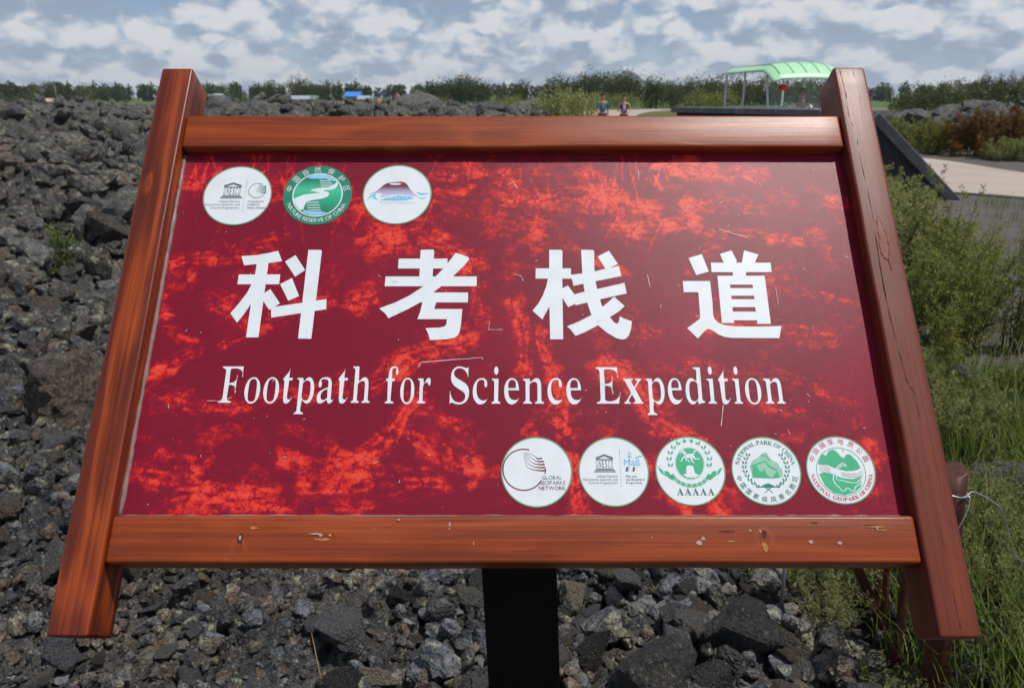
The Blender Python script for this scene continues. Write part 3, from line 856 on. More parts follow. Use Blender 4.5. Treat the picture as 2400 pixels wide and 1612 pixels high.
def build_panel():
    w, h = 1.2296, 0.6736
    nx, ny = 410, 226
    xs = np.linspace(-w / 2 - 0.0002, w / 2 - 0.0002, nx); ys = np.linspace(-0.3372, 0.3366, ny)
    X, Y = np.meshgrid(xs, ys); x = X.ravel(); y = Y.ravel()
    wx = x + 0.035 * (fbm(x * 16, y * 20, 301, 4) - 0.5); wy = y + 0.030 * (fbm(x * 16, y * 20, 302, 4) - 0.5)
    M = np.zeros_like(x); rope = np.ones_like(x)
    for x1, y1, x2, y2, r, wt in CAPS:
        x1, y1, x2, y2, r = (q / 1000 for q in (x1, y1, x2, y2, r))
        ab = np.array((x2 - x1, y2 - y1)); L2 = ab @ ab + 1e-9
        t = np.clip(((wx - x1) * ab[0] + (wy - y1) * ab[1]) / L2, 0, 1)
        d = np.hypot(wx - x1 - ab[0] * t, wy - y1 - ab[1] * t)
        k = wt * (1 - sstep(0.25, 1.45, d / r))
        pd = ((wx - x1) * ab[1] - (wy - y1) * ab[0]) / math.sqrt(L2)
        rope = np.where(k > M, 0.5 + 0.5 * np.cos(6.2832 * pd / 0.013 + 5 * fbm(x * 9, y * 9, 371, 2)), rope)
        M = np.maximum(M, k)
    # rope rings across the bright bands, flat streaks between them, loose fragments
    F1, F2, cx, cy, dx, dy = worley(wx + 0.3 * y, wy, 0.034, 311)
    chunk = _h(cx, cy, 313)
    crack = sstep(0.02, 0.16, F2 - F1)
    streak = fbm(x * 26, y * 90, 321, 4)
    rough = fbm(x * 45, y * 55, 331, 5)
    big = fbm(x * 6, y * 7, 341, 4)
    fine = fbm(x * 130, y * 160, 361, 3)
    a = M * (0.62 + 0.46 * rope) * (0.45 + 0.55 * crack) * (0.70 + 0.5 * chunk) + 0.85 * (rough - 0.5) * (0.40 + M) + 0.30 * (streak - 0.5) + 0.5 * (fine - 0.5) * (0.3 + M)
    a += 0.10 * sstep(0.40, 0.6, big) + 0.60 * sstep(0.55, 0.68, fbm(x * 22, y * 30, 351, 4)) * sstep(0.45, 0.6, big) * (0.4 + chunk * 0.5)
    # dry grass tufts at the top of the print
    for i in range(120):
        gx = random.choice([random.uniform(-0.6, -0.3), random.uniform(0.15, 0.3), random.uniform(-0.6, 0.1)])
        gy = random.uniform(0.24, 0.30) if random.random() < 0.75 else random.uniform(0.12, 0.25)
        ln = random.uniform(0.025, 0.085); an = random.uniform(-0.55, 0.55)
        px, py = gx + ln * math.sin(an), min(gy + ln * math.cos(an), 0.335)
        ab = np.array((px - gx, py - gy)); t = np.clip(((x - gx) * ab[0] + (y - gy) * ab[1]) / (ab @ ab), 0, 1)
        d = np.hypot(x - gx - ab[0] * t, y - gy - ab[1] * t)
        a += 0.42 * np.exp(-(d / 0.0017) ** 2)
    a = np.clip(a * 0.93, 0, 1.2)
    idx = np.arange(nx * ny).reshape(ny, nx)
    q = np.stack([idx[:-1, :-1], idx[:-1, 1:], idx[1:, 1:], idx[1:, :-1]], -1).reshape(-1, 4)
    me = np_mesh('panel', np.stack([x, y, np.full_like(x, PN)], 1), q, True)
    at = me.attributes.new('art', 'FLOAT', 'POINT')
    at.data.foreach_set('value', a.astype(np.float32))
    return spart('panel', me, art_mat())
PANEL = build_panel()
spart('backing_board', box_mesh('backing_board', (-0.6147, -0.3372, PN - 0.020), (0.6147, 0.3366, PN - 0.002)), plain('board_grey', (0.2, 0.19, 0.18), 0.8))

# the four large characters: each stroke is a thin piece of white film
for polys in CHARS:
    fl = Flat()
    for i, P in enumerate(polys):
        fl.add([(a / 10000, b / 10000) for a, b in P], None, PN + 0.0005 + 0.00001 * i)
    spart('character', fl.mesh('character'), I_WHITE)

# the English line, letter by letter
WORDS = [('Footpath', -0.4858, -0.2363, -0.1505, 0.0632), ('for', -0.2115, -0.1372, -0.1515, 0.0650), ('Science', -0.1047, 0.1129, -0.1520, 0.0650), ('Expedition', 0.1376, 0.4482, -0.1520, 0.0632)]
for wd, xl, xr, yb, hc in WORDS:
    geo = []; x = 0.0
    k = (0.0636 if wd[0] in 'FE' else 0.0636) / GLYPH[serif('E')][0][:, 1].max()
    for ch in wd:
        v, f = slim(serif(ch), 0.006 if ch == 'x' else (0.018 if ch in 'S' else 0.027))
        lo, hi = v[:, 0].min(), v[:, 0].max()
        geo.append((v - np.array((lo, 0)), f, x)); x += hi - lo + 0.085
    x -= 0.085
    kx = (xr - xl) / x
    for (v, f, x0), ch in zip(geo, wd):
        fl = Flat()
        fl.add(np.stack([xl + (v[:, 0] + x0) * kx, yb + v[:, 1] * k], 1), f, PN + 0.0006)
        spart('letter', fl.mesh('letter'), I_WHITE)

# round emblems -------------------------------------------------------------
def emblem(cx, cy, r, lab, disc_mat=None, rim=I_RIM):
    d = Flat().disc(0, 0, 0.975, 72)
    e = spart('emblem', d.mesh('emblem', r, (cx, cy, PN + 0.0005)), disc_mat or I_WHITE, None, lab)
    k = Flat().ring(0, 0, 0.965, 1.0, 72)
    spart('emblem_rim', k.mesh('emblem_rim', r, (cx, cy, PN + 0.0007)), rim, e)
    def put(name, fl, mat, lvl=1):
        return spart(name, fl.mesh(name, r, (cx, cy, PN + 0.0006 + 0.00012 * lvl)), mat, e)
    return e, put

def temple(fl, x, y, s):
    """pediment, six letter columns and three steps"""
    fl.line([(x - 0.26 * s, y + 0.30 * s), (x, y + 0.40 * s), (x + 0.26 * s, y + 0.30 * s)], 0.035 * s)
    fl.line([(x - 0.22 * s, y + 0.275 * s), (x, y + 0.36 * s), (x + 0.22 * s, y + 0.275 * s)], 0.018 * s)
    fl.line([(x - 0.26 * s, y + 0.255 * s), (x + 0.26 * s, y + 0.255 * s)], 0.03 * s)
    for i, ch in enumerate('UNESCO'):
        v, f = GLYPH[ch]
        v = v - v.min(0); v = v / v.max(0)
        fl.add(v * np.array((0.052 * s, 0.225 * s)) + np.array((x + (-0.245 + 0.087 * i) * s, y + 0.005 * s)), f)
    for i, w in enumerate((0.26, 0.295, 0.33)):
        fl.line([(x - w * s, y - (0.03 + 0.042 * i) * s), (x + w * s, y - (0.03 + 0.042 * i) * s)], 0.024 * s)

def dotted(fl, x, y0, y1, n):
    for i in range(n):
        t = (i / (n - 1)) ** 1.7
        fl.disc(x, y0 + (y1 - y0) * t, 0.008 + 0.004 * t, 8)

def laurel(fl, side, a0, a1, n, rad, sz, cx=0.0, cy=0.0):
    for i in range(n):
        t = R(a0 + (a1 - a0) * i / (n - 1))
        px, py = cx + side * rad * math.sin(t), cy + rad * math.cos(t)
        for s2 in (-1, 1):
            an = math.atan2(rad * math.sin(t) * 1.0, side * rad * math.cos(t)) + s2 * 0.5 * side
            ux, uy = -side * abs(math.cos(t)) * 0.3 + s2 * 0.55 * math.sin(t) * side, 0.9 * abs(math.sin(t)) + 0.25
            L = math.hypot(ux, uy); ux, uy = ux / L, uy / L
            qx, qy = px + ux * 0.03, py + uy * 0.03
            fl.add([(qx, qy), (qx + ux * sz * 0.5 - uy * sz * 0.22, qy + uy * sz * 0.5 + ux * sz * 0.22), (qx + ux * sz, qy + uy * sz), (qx + ux * sz * 0.5 + uy * sz * 0.22, qy + uy * sz * 0.5 - ux * sz * 0.22)])

def small_lines(fl, x, y, rows, h, dy, align):
    for i, t in enumerate(rows):
        fl.text(t, x, y - dy * i, h, align)

EM = [(-0.5048, 0.2468, 0.0629), (-0.3581, 0.2479, 0.0628), (-0.2123, 0.2490, 0.0633), (0.0371, -0.2651, 0.0568), (0.1600, -0.2647, 0.0562), (0.2820, -0.2635, 0.0559), (0.4028, -0.2635, 0.0553), (0.5217, -0.2622, 0.0549)]

# 1: temple and small green globe
e, put = emblem(*EM[0], 'white round emblem with temple and small green globe')
fl = Flat(); temple(fl, -0.17, 0.02, 1.0); put('temple_symbol', fl, I_BLACK)
fl = Flat(); small_lines(fl, 0.10, -0.24, ('United Nations', 'Educational, Scientific and', 'Cultural Organization'), 0.068, 0.105, 'r'); put('lettering', fl, I_GREY)
fl = Flat(); dotted(fl, 0.22, 0.52, -0.56, 26); put('dotted_line', fl, I_GREY)
fl = Flat(); small_lines(fl, 0.32, -0.24, ('Wudalianchi', 'UNESCO', 'Global Geopark'), 0.068, 0.105, 'l'); put('lettering', fl, I_GREY, 2)
fl = Flat().ring(0.56, 0.16, 0.24, 0.255, 48, 60, 395)
for i in range(5):
    yy = 0.34 - 0.055 * i
    fl.line([(0.60 - 0.02 * i, yy + 0.05), (0.62, yy + 0.01), (0.70, yy - 0.035), (0.80 + 0.005 * i, yy - 0.03)], [0.006, 0.01, 0.022, 0.030])
put('globe_symbol', fl, I_TEAL, 2)

# 2: green nature reserve emblem
e, put = emblem(*EM[1], 'green round emblem with two hands and a river', I_TEAL, I_TEAL)
put('inner_ring', Flat().ring(0, 0.0, 0.70, 0.735, 64), I_WHITE, 1)
put('inner_disc', Flat().disc(0, 0, 0.70, 64), grad_mat('reserve_green', [(0.0, (0.012, 0.12, 0.08)), (0.42, (0.02, 0.36, 0.20)), (0.62, (0.05, 0.46, 0.27)), (0.95, (0.008, 0.07, 0.05))], EM[1][1] - 0.7 * EM[1][2], EM[1][1] + 0.7 * EM[1][2]), 2)
fl = Flat()
fl.add([(-0.69, -0.14), (-0.40, 0.0), (-0.05, 0.05), (0.08, 0.07), (-0.10, 0.11), (-0.22, 0.13), (-0.15, 0.19), (0.02, 0.225), (0.25, 0.235), (0.40, 0.30), (0.50, 0.40), (0.52, 0.46), (0.555, 0.40), (0.56, 0.30), (0.50, 0.22), (0.38, 0.165), (0.20, 0.15), (0.16, 0.12), (0.30, 0.09), (0.34, 0.02), (0.30, -0.06), (0.18, -0.12), (0.0, -0.16), (-0.2, -0.2), (-0.3, -0.24), (-0.34, -0.35), (-0.37, -0.50), (-0.47, -0.51), (-0.62, -0.32)])
put('river_symbol', fl, I_WHITE, 3)
fl = Flat()
fl.add([(-0.36, 0.59), (-0.1, 0.69), (0.12, 0.69), (0.36, 0.59), (0.52, 0.46), (0.44, 0.46), (0.30, 0.50), (0.2, 0.545), (-0.25, 0.545)])
fl.add([(-0.36, -0.59), (-0.12, -0.685), (0.1, -0.69), (0.33, -0.61), (0.2, -0.575), (-0.2, -0.565), (-0.36, -0.5)])
put('sky_symbol', fl, I_SKY, 4)['kind'] = 'stuff'
fl = Flat()
for i, yy in enumerate((0.48, 0.40, 0.32, 0.245)): fl.line([(0.02 + 0.02 * i, yy), (0.34 + 0.05 * min(i, 2), yy - 0.01)], 0.026)
for i, yy in enumerate((-0.27, -0.36, -0.45, -0.53)): fl.line([(-0.30 + 0.02 * i, yy), (0.06 + 0.03 * i, yy + 0.005)], 0.026)
put('finger_gaps', fl, I_WHITE, 5)['kind'] = 'stuff'
v, f = arc_text('中国自然保护区', 0.855, 0.15, -88, 88); put('lettering', Flat().add(v, f), I_WHITE, 2)
v, f = arc_text('NATURE RESERVE OF CHINA', 0.855, 0.125, 250, 110, None, True); put('lettering', Flat().add(v, f), I_WHITE, 3)

# 3: volcano over blue waves
e, put = emblem(*EM[2], 'white round emblem with a dark volcano above blue waves')
fl = Flat().add([(-0.82, 0.0), (-0.62, 0.10), (-0.40, 0.32), (-0.30, 0.38), (-0.18, 0.40), (-0.05, 0.42), (0.10, 0.43), (0.2, 0.40), (0.27, 0.33), (0.38, 0.15), (0.52, 0.0), (0.66, -0.08), (0.4, -0.05), (0.15, 0.0), (-0.15, -0.01), (-0.38, -0.09), (-0.52, -0.09), (-0.42, 0.02), (-0.55, 0.05)])
cyv, rv = EM[2][1], EM[2][2]
put('volcano_symbol', fl, grad_mat('volcano_fade', [(0.0, (0.50, 0.54, 0.72)), (0.35, (0.36, 0.33, 0.48)), (0.7, (0.10, 0.025, 0.045)), (0.95, (0.28, 0.02, 0.03))], cyv - 0.09 * rv, cyv + 0.43 * rv), 1)
put('crater_symbol', Flat().disc(-0.07, 0.345, 0.17, 32, sy=0.2), I_WHITE, 2)
fl = Flat()
fl.line([(-0.85, -0.19), (-0.76, -0.06), (-0.62, -0.02), (-0.68, -0.10), (-0.55, -0.185)], [0.01, 0.05, 0.09, 0.09, 0.02])
fl.add([(-0.48, -0.20), (-0.25, -0.10), (0.05, -0.055), (0.35, -0.07), (0.5, -0.12), (0.3, -0.19), (0.0, -0.215)])
fl.line([(0.56, 0.07), (0.70, 0.0), (0.95, 0.03)], [0.02, 0.07, 0.01]); fl.line([(0.62, -0.13), (0.72, -0.14), (0.86, -0.10)], [0.01, 0.05, 0.01])
put('wave_symbol', fl, I_CYAN, 1)
put('lettering', Flat().text('中国·五大连池', 0.02, -0.175, 0.085, 'c', gap=0.08), I_WHITE, 3)
put('lettering', Flat().text('WudalianchiChina', 0.02, -0.315, 0.085, 'c', font=serif), I_PALE, 1)

# 4: maroon geoparks ring
e, put = emblem(*EM[3], 'white round emblem with a maroon open ring and curved bands')
fl = Flat().ring(-0.36, 0.06, 0.565, 0.60, 60, 122, 376)
for i in range(5):
    yy = 0.44 - 0.085 * i; xx = -0.36
    x1 = 0.16 + 0.05 * math.sqrt(i)
    fl.line([(xx, 0.53 - 0.04 * i), (xx + 0.16 - 0.03 * i, 0.52 - 0.045 * i), (xx + 0.27 - 0.045 * i, yy + 0.03), (xx + 0.36 - 0.03 * i, yy - 0.04), (x1 - 0.12, yy - 0.075), (x1, yy - 0.06)], [0.008, 0.008, 0.010, 0.018, 0.040, 0.046])
fl.line([(0.255, 0.09), (0.235, -0.06)], 0.035)
put('ring_symbol', fl, I_MAROON)
fl = Flat().text('GLOBAL', 0.43, -0.22, 0.105, 'c'); fl.text('GEOPARKS', 0.43, -0.365, 0.105, 'c'); put('lettering', fl, I_GREY, 2)
put('lettering', Flat().text('NETWORK', 0.43, -0.515, 0.105, 'c'), I_MAROON, 2)

# 5: temple and blue anchor letters
e, put = emblem(*EM[4], 'white round emblem with temple and pale blue letters')
fl = Flat(); temple(fl, -0.25, 0.10, 0.95); put('temple_symbol', fl, I_BLACK)
fl = Flat(); small_lines(fl, 0.10, -0.17, ('United Nations', 'Educational, Scientific and', 'Cultural Organization'), 0.066, 0.092, 'r'); put('lettering', fl, I_GREY)
fl = Flat(); dotted(fl, 0.19, 0.62, -0.42, 26); put('dotted_line', fl, I_GREY)
fl = Flat(); small_lines(fl, 0.33, -0.17, ('Man and', 'the Biosphere', 'Programme'), 0.066, 0.092, 'l'); put('lettering', fl, I_GREY, 2)
fl = Flat().text('M', 0.30, 0.17, 0.19, 'l', condense=0.9); fl.text('a', 0.50, 0.17, 0.14, 'l'); fl.text('B', 0.64, 0.17, 0.17, 'l')
fl.line([(0.40, 0.42), (0.54, 0.42)], 0.014); fl.ring(0.47, 0.50, 0.03, 0.045, 20, sy=1.4); fl.line([(0.47, 0.43), (0.47, 0.20)], 0.014)
put('letter_symbol', fl, I_CYAN, 2)
fl = Flat().add([(0.33, 0.0), (0.39, 0.0), (0.42, 0.13), (0.37, 0.13)]); fl.line([(0.63, 0.38), (0.74, 0.43), (0.83, 0.44)], 0.018); put('flag_bars', fl, I_NAVY)
put('flag_bars', Flat().add([(0.40, 0.0), (0.45, 0.0), (0.48, 0.13), (0.43, 0.13)]), I_PALE, 2)
put('flag_bars', Flat().add([(0.53, 0.0), (0.585, 0.0), (0.61, 0.13), (0.56, 0.13)]), I_MAROON, 2)

# 6: flying horse and laurel
e, put = emblem(*EM[5], 'white round emblem with a horse in a green oval and five letters A')
put('oval', Flat().disc(0, 0.21, 0.395, 56, sy=1.12), I_GREEN)
put('oval_line', Flat().ring(0, 0.21, 0.41, 0.416, 56, sy=1.12), I_GREEN, 2)
fl = Flat()
for pts, w in (([(-0.13, 0.43), (-0.03, 0.425), (0.06, 0.43), (0.13, 0.45)], [0.10, 0.125, 0.12, 0.10]), ([(-0.09, 0.45), (-0.14, 0.53), (-0.16, 0.58)], [0.10, 0.075, 0.05]), ([(-0.14, 0.585), (-0.19, 0.56), (-0.235, 0.515)], [0.06, 0.06, 0.035]),
               ([(-0.12, 0.41), (-0.19, 0.36), (-0.23, 0.29), (-0.26, 0.27)], [0.06, 0.035, 0.025, 0.03]), ([(-0.07, 0.39), (-0.10, 0.31), (-0.03, 0.28), (0.0, 0.25)], [0.06, 0.035, 0.028, 0.035]), ([(0.12, 0.42), (0.16, 0.35), (0.24, 0.335), (0.29, 0.35)], [0.07, 0.04, 0.026, 0.03]),
               ([(0.08, 0.40), (0.05, 0.31), (0.09, 0.26), (0.13, 0.23)], [0.07, 0.04, 0.028, 0.035]), ([(0.13, 0.47), (0.15, 0.55), (0.21, 0.585), (0.26, 0.57)], [0.03, 0.035, 0.03, 0.015])):
    fl.line(pts, w)
fl.add([(-0.13, -0.10), (-0.115, 0.02), (-0.10, 0.13), (-0.02, 0.155), (0.09, 0.13), (0.10, 0.02), (0.13, -0.08), (0.24, -0.13), (0.12, -0.20), (-0.10, -0.20), (-0.24, -0.11)])
put('horse_symbol', fl, I_WHITE, 2)
fl = Flat(); laurel(fl, -1, 15, 105, 6, 0.58, 0.15, 0.0, 0.22); laurel(fl, 1, 15, 105, 6, 0.58, 0.15, 0.0, 0.22)
fl.ring(0, 0.18, 0.56, 0.66, 40, 118, 242)
fl.add([(-0.93, 0.10), (-0.84, 0.06), (-0.78, 0.0), (-0.74, -0.14), (-0.84, -0.06)]); fl.add([(0.93, 0.10), (0.84, 0.06), (0.78, 0.0), (0.74, -0.14), (0.84, -0.06)])
fl.add([(-0.74, 0.0), (-0.63, -0.02), (-0.50, -0.22), (-0.53, -0.28), (-0.74, -0.12)]); fl.add([(0.74, 0.0), (0.63, -0.02), (0.50, -0.22), (0.53, -0.28), (0.74, -0.12)])
put('laurel', fl, I_GREEN, 1)
v, f = arc_text('国家级旅游景区', 0.61, 0.075, 230, 130, None, True); put('lettering', Flat().add(v + np.array((0, 0.18)), f), I_WHITE, 3)
put('lettering', Flat().text('AAAAA', 0.10, -0.70, 0.20, 'c', font=serif, gap=0.12, condense=0.95), I_DKGREEN, 2)

# 7: mountain and lake in a laurel
e, put = emblem(*EM[6], 'white round emblem with a green mountain landscape in a laurel')
fl = Flat().add([(-0.38, 0.28), (-0.18, 0.40), (-0.10, 0.47), (0.0, 0.54), (0.08, 0.53), (0.14, 0.38), (0.22, 0.30), (0.36, 0.22), (0.42, 0.05), (0.46, 0.10), (0.46, -0.18), (-0.40, -0.2), (-0.46, 0.12)])
put('mountain_symbol', fl, ink('ink_pale_green', (0.27, 0.50, 0.38)))
fl = Flat().add([(-0.38, 0.12), (-0.26, 0.14), (-0.20, 0.0), (-0.12, -0.03), (-0.06, 0.06), (0.02, -0.14), (0.14, -0.22), (0.2, -0.14), (0.30, 0.0), (0.38, -0.2), (-0.42, -0.2)])
fl.line([(-0.42, 0.13), (-0.15, 0.22), (0.0, 0.28), (0.1, 0.12), (0.3, 0.02)], 0.05); fl.line([(-0.1, 0.45), (0.06, 0.42), (0.12, 0.3)], 0.04)
put('peak_symbol', fl, I_GREEN, 2)
fl = Flat(); laurel(fl, -1, 52, 148, 9, 0.62, 0.13); laurel(fl, 1, 52, 148, 9, 0.62, 0.13)
fl.line([(-0.32, -0.48), (-0.1, -0.47), (0.12, -0.64)], [0.02, 0.03, 0.02]); fl.line([(0.32, -0.48), (0.1, -0.47), (-0.12, -0.64)], [0.02, 0.03, 0.02]); fl.add([(-0.22, -0.46), (-0.06, -0.38), (0.06, -0.38), (0.22, -0.46), (0.0, -0.5)])
put('laurel', fl, I_TEAL, 1)
v, f = arc_text('NATIONAL PARK OF CHINA', 0.84, 0.125, -78, 78, serif); put('lettering', Flat().add(v, f), I_TEAL, 2)
v, f = arc_text('中国国家级风景名胜区', 0.83, 0.125, 262, 98, None, True); put('lettering', Flat().add(v, f), I_TEAL, 3)

# 8: dinosaur outline over green hills
e, put = emblem(*EM[7], 'white round emblem with green hills and a long-necked animal outline')
put('inner_ring', Flat().ring(0, -0.05, 0.695, 0.715, 64), I_GREEN)
fl = Flat().add([(-0.63, 0.16), (-0.60, 0.28), (-0.50, 0.44), (-0.44, 0.47), (-0.38, 0.40), (-0.28, 0.55), (-0.16, 0.61), (-0.06, 0.56), (0.06, 0.40), (0.14, 0.34), (0.22, 0.45), (0.34, 0.46), (0.52, 0.24), (0.58, 0.05), (0.40, -0.02), (0.15, -0.03), (-0.1, 0.03), (-0.35, 0.14)])
fl.add([(-0.64, -0.12), (-0.5, -0.06), (-0.32, -0.10), (0.0, -0.24), (0.3, -0.27), (0.60, -0.18), (0.50, -0.5), (0.3, -0.65), (0.0, -0.73), (-0.3, -0.66), (-0.52, -0.46)])
put('hills_symbol', fl, I_GREEN, 2)
fl = Flat()
fl.line([(0.18, 0.13), (0.08, 0.20), (-0.06, 0.12), (-0.2, -0.05), (-0.27, -0.28), (-0.22, -0.42), (-0.1, -0.54), (-0.06, -0.62), (0.04, -0.60), (0.07, -0.53), (0.16, -0.55), (0.2, -0.62), (0.3, -0.60), (0.34, -0.50), (0.5, -0.40), (0.6, -0.2)], 0.028)
fl.line([(0.17, 0.10), (0.06, 0.13), (-0.08, 0.03), (-0.16, -0.12), (-0.16, -0.28), (0.0, -0.32), (0.2, -0.37), (0.4, -0.38), (0.6, -0.2)], 0.024)
put('animal_outline', fl, I_WHITE, 3)
fl = Flat()
for i in range(3):
    fl.line([(-0.62, 0.09 - 0.055 * i), (-0.45, 0.10 - 0.06 * i), (-0.3, 0.04 - 0.06 * i)], 0.009); fl.line([(0.0, -0.08 - 0.045 * i), (0.25, -0.13 - 0.045 * i), (0.5, -0.10 - 0.05 * i), (0.62, -0.03 - 0.055 * i)], 0.009)
put('stripes', fl, I_MAROON, 1)
v, f = arc_text('中国国家地质公园', 0.845, 0.135, -76, 76); put('lettering', Flat().add(v, f), I_RED, 2)
v, f = arc_text('NATIONAL GEOPARK OF CHINA', 0.85, 0.115, 262, 98, serif, True); put('lettering', Flat().add(v, f), I_RED, 3)

# scratches in the print, bird lime and the bead of sealant along the edges
fl = Flat(); rs = random.Random(4)
for pts in ([(-0.158, -0.087), (-0.154, -0.079), (-0.085, -0.074), (-0.052, -0.071), (-0.0515, -0.075)], [(-0.505, -0.147), (-0.479, -0.148)], [(0.4575, 0.060), (0.4582, 0.025)],
            [(0.37, 0.175), (0.42, 0.158)], [(-0.04, -0.005), (-0.042, -0.02), (-0.018, -0.02)], [(0.0, 0.085), (0.013, 0.083), (0.018, 0.072)], [(0.235, 0.085), (0.239, 0.06)], [(0.345, -0.155), (0.338, -0.19)],
            [(-0.01, 0.27), (0.0, 0.275), (0.008, 0.262)], [(0.233, 0.30), (0.232, 0.28)]):
    q = []
    for a, b in zip(pts[:-1], pts[1:]):
        for k in range(4): q.append((a[0] + (b[0] - a[0]) * k / 4 + rs.uniform(-.0004, .0004), a[1] + (b[1] - a[1]) * k / 4 + rs.uniform(-.0004, .0004)))
    q.append(pts[-1]); fl.line(q, [rs.uniform(0.0004, 0.0012) for _ in q], PN + 0.0011)
for i in range(130):
    x, y = rs.uniform(-0.6, 0.59), rs.uniform(-0.33, 0.31)
    if i % 3:
        s = rs.uniform(0.0004, 0.0009); fl.disc(x, y, s, 6, PN + 0.0011)
    else:
        a = rs.uniform(0, 6.3); L = rs.uniform(0.003, 0.010)
        fl.line([(x, y), (x + L * .5 * math.cos(a) + rs.uniform(-.001, .001), y + L * .5 * math.sin(a)), (x + L * math.cos(a), y + L * math.sin(a))], [0.0003, 0.0009, 0.0003], PN + 0.0011)
s = spart('scratches', fl.mesh('scratches'), I_SCR); s['kind'] = 'stuff'

def bead(name, pts, r, seed):
    rs = random.Random(seed); P = []; RR = []
    for a, b in zip(pts[:-1], pts[1:]):
        for k in range(30):
            t = k / 30
            P.append((a[0] + (b[0] - a[0]) * t + rs.uniform(-.0006, .0006), a[1] + (b[1] - a[1]) * t + rs.uniform(-.0006, .0006), PN + 0.0002)); RR.append(r * rs.uniform(0.7, 1.15))
    P.append((*pts[-1], PN)); RR.append(r)
    return tube_mesh(name, P, RR, 8)
m_seal, g, b = mk('sealant')
n = g.noise(g.coord(), 60, 4, 0.6)
g.put(b.inputs['Base Color'], g.mix(n, (0.20, 0.13, 0.13), (0.42, 0.36, 0.34))); g.put(b.inputs['Roughness'], 0.35); g.put(b.inputs['Alpha'], 0.55)
spart('sealant', bead('sealant', [(-0.6135, 0.33), (-0.6135, 0.0), (-0.6135, -0.335)], 0.0045, 1), m_seal)
spart('sealant', bead('sealant', [(-0.61, -0.3362), (-0.2, -0.3362), (0.2, -0.3362), (0.61, -0.3362)], 0.0032, 2), m_seal)

# wear on the timbers: bare and whitened spots on the lower rail, runs of varnish on the right post
def blot(fl, x, y, rx, ry, z, seed, n=14):
    r2 = random.Random(seed)
    fl.add([(x + rx * r2.uniform(0.55, 1.1) * math.cos(2 * math.pi * i / n), y + ry * r2.uniform(0.55, 1.1) * math.sin(2 * math.pi * i / n)) for i in range(n)], None, z)
ZB = -0.0061
fl = Flat()
for i, (x, y, rx, ry) in enumerate(((-0.414, -0.372, 0.0022, 0.0045), (-0.30, -0.366, 0.012, 0.0016), (-0.292, -0.368, 0.0035, 0.003), (-0.278, -0.3675, 0.002, 0.002), (-0.097, -0.352, 0.002, 0.004), (-0.0975, -0.358, 0.001, 0.003), (-0.06, -0.38, 0.001, 0.0035), (0.281, -0.379, 0.006, 0.004), (0.287, -0.373, 0.004, 0.003), (0.45, -0.378, 0.004, 0.003), (0.493, -0.379, 0.004, 0.0035), (0.553, -0.357, 0.002, 0.004), (-0.175, -0.345, 0.0025, 0.002), (0.36, -0.361, 0.002, 0.002), (0.375, -0.362, 0.002, 0.003), (0.21, -0.371, 0.002, 0.001))):
    blot(fl, x, y, rx, ry, ZB + 0.00003 * i, 900 + i)
spart('pale_marks', fl.mesh('pale_marks'), plain('pale_mark', (0.38, 0.27, 0.215), 0.6, 0.3, 0.2, 200))['kind'] = 'stuff'
fl = Flat()
for i, (x, y, rx, ry) in enumerate(((0.3795, -0.385, 0.005, 0.009), (-0.29, -0.374, 0.014, 0.0025), (0.55, -0.355, 0.016, 0.002), (0.56, -0.360, 0.010, 0.0015), (0.33, -0.377, 0.010, 0.0014), (-0.395, -0.357, 0.008, 0.0025))):
    blot(fl, x, y, rx, ry, ZB - 0.0002 + 0.00003 * i, 930 + i)
spart('bare_spots', fl.mesh('bare_spots'), plain('bare_wood', (0.36, 0.155, 0.042), 0.7, 0.2, 0.25, 160))['kind'] = 'stuff'
fl = Flat()
for i, (x, y, rx, ry) in enumerate(((0.381, -0.366, 0.004, 0.008), (-0.4135, -0.372, 0.0052, 0.010), (0.326, -0.362, 0.018, 0.0012), (0.46, -0.349, 0.008, 0.0012), (0.546, -0.353, 0.012, 0.0010))):
    blot(fl, x, y, rx, ry, ZB - 0.0003 + 0.00003 * i, 950 + i)
spart('dark_cracks', fl.mesh('dark_cracks'), plain('dark_crack', (0.06, 0.022, 0.010), 0.7, 0.2, 0.3, 160))['kind'] = 'stuff'
def run(pts, r):
    p = spline(pts, 8)
    return tube_mesh('varnish_run', [(q[0], q[1], -0.0004 + 0.0004 * math.sin(i)) for i, q in enumerate(p)], [r * (0.8 + 0.3 * math.sin(i * 1.7)) for i in range(len(p))], 6)
for pts, r in (([(0.627, 0.508), (0.630, 0.45), (0.628, 0.40), (0.634, 0.36), (0.634, 0.30), (0.636, 0.20), (0.633, 0.10), (0.632, 0.0), (0.637, -0.08), (0.640, -0.125), (0.648, -0.150), (0.647, -0.25), (0.646, -0.36), (0.647, -0.50)], 0.0011),
               ([(0.652, 0.51), (0.656, 0.44), (0.660, 0.40), (0.662, 0.36)], 0.0006), ([(0.641, 0.175), (0.6395, 0.150), (0.638, 0.12), (0.641, 0.105), (0.648, 0.10), (0.653, 0.115), (0.6535, 0.14), (0.650, 0.168), (0.645, 0.185), (0.641, 0.176)], 0.0009),
               ([(0.640, 0.175), (0.641, 0.14)], 0.0008), ([(0.648, 0.10), (0.651, 0.080)], 0.0009), ([(0.647, -0.15), (0.652, -0.155), (0.655, -0.165), (0.656, -0.25), (0.657, -0.45)], 0.0005)):
    spart('varnish_run', run(pts, r), W_STILE_R)

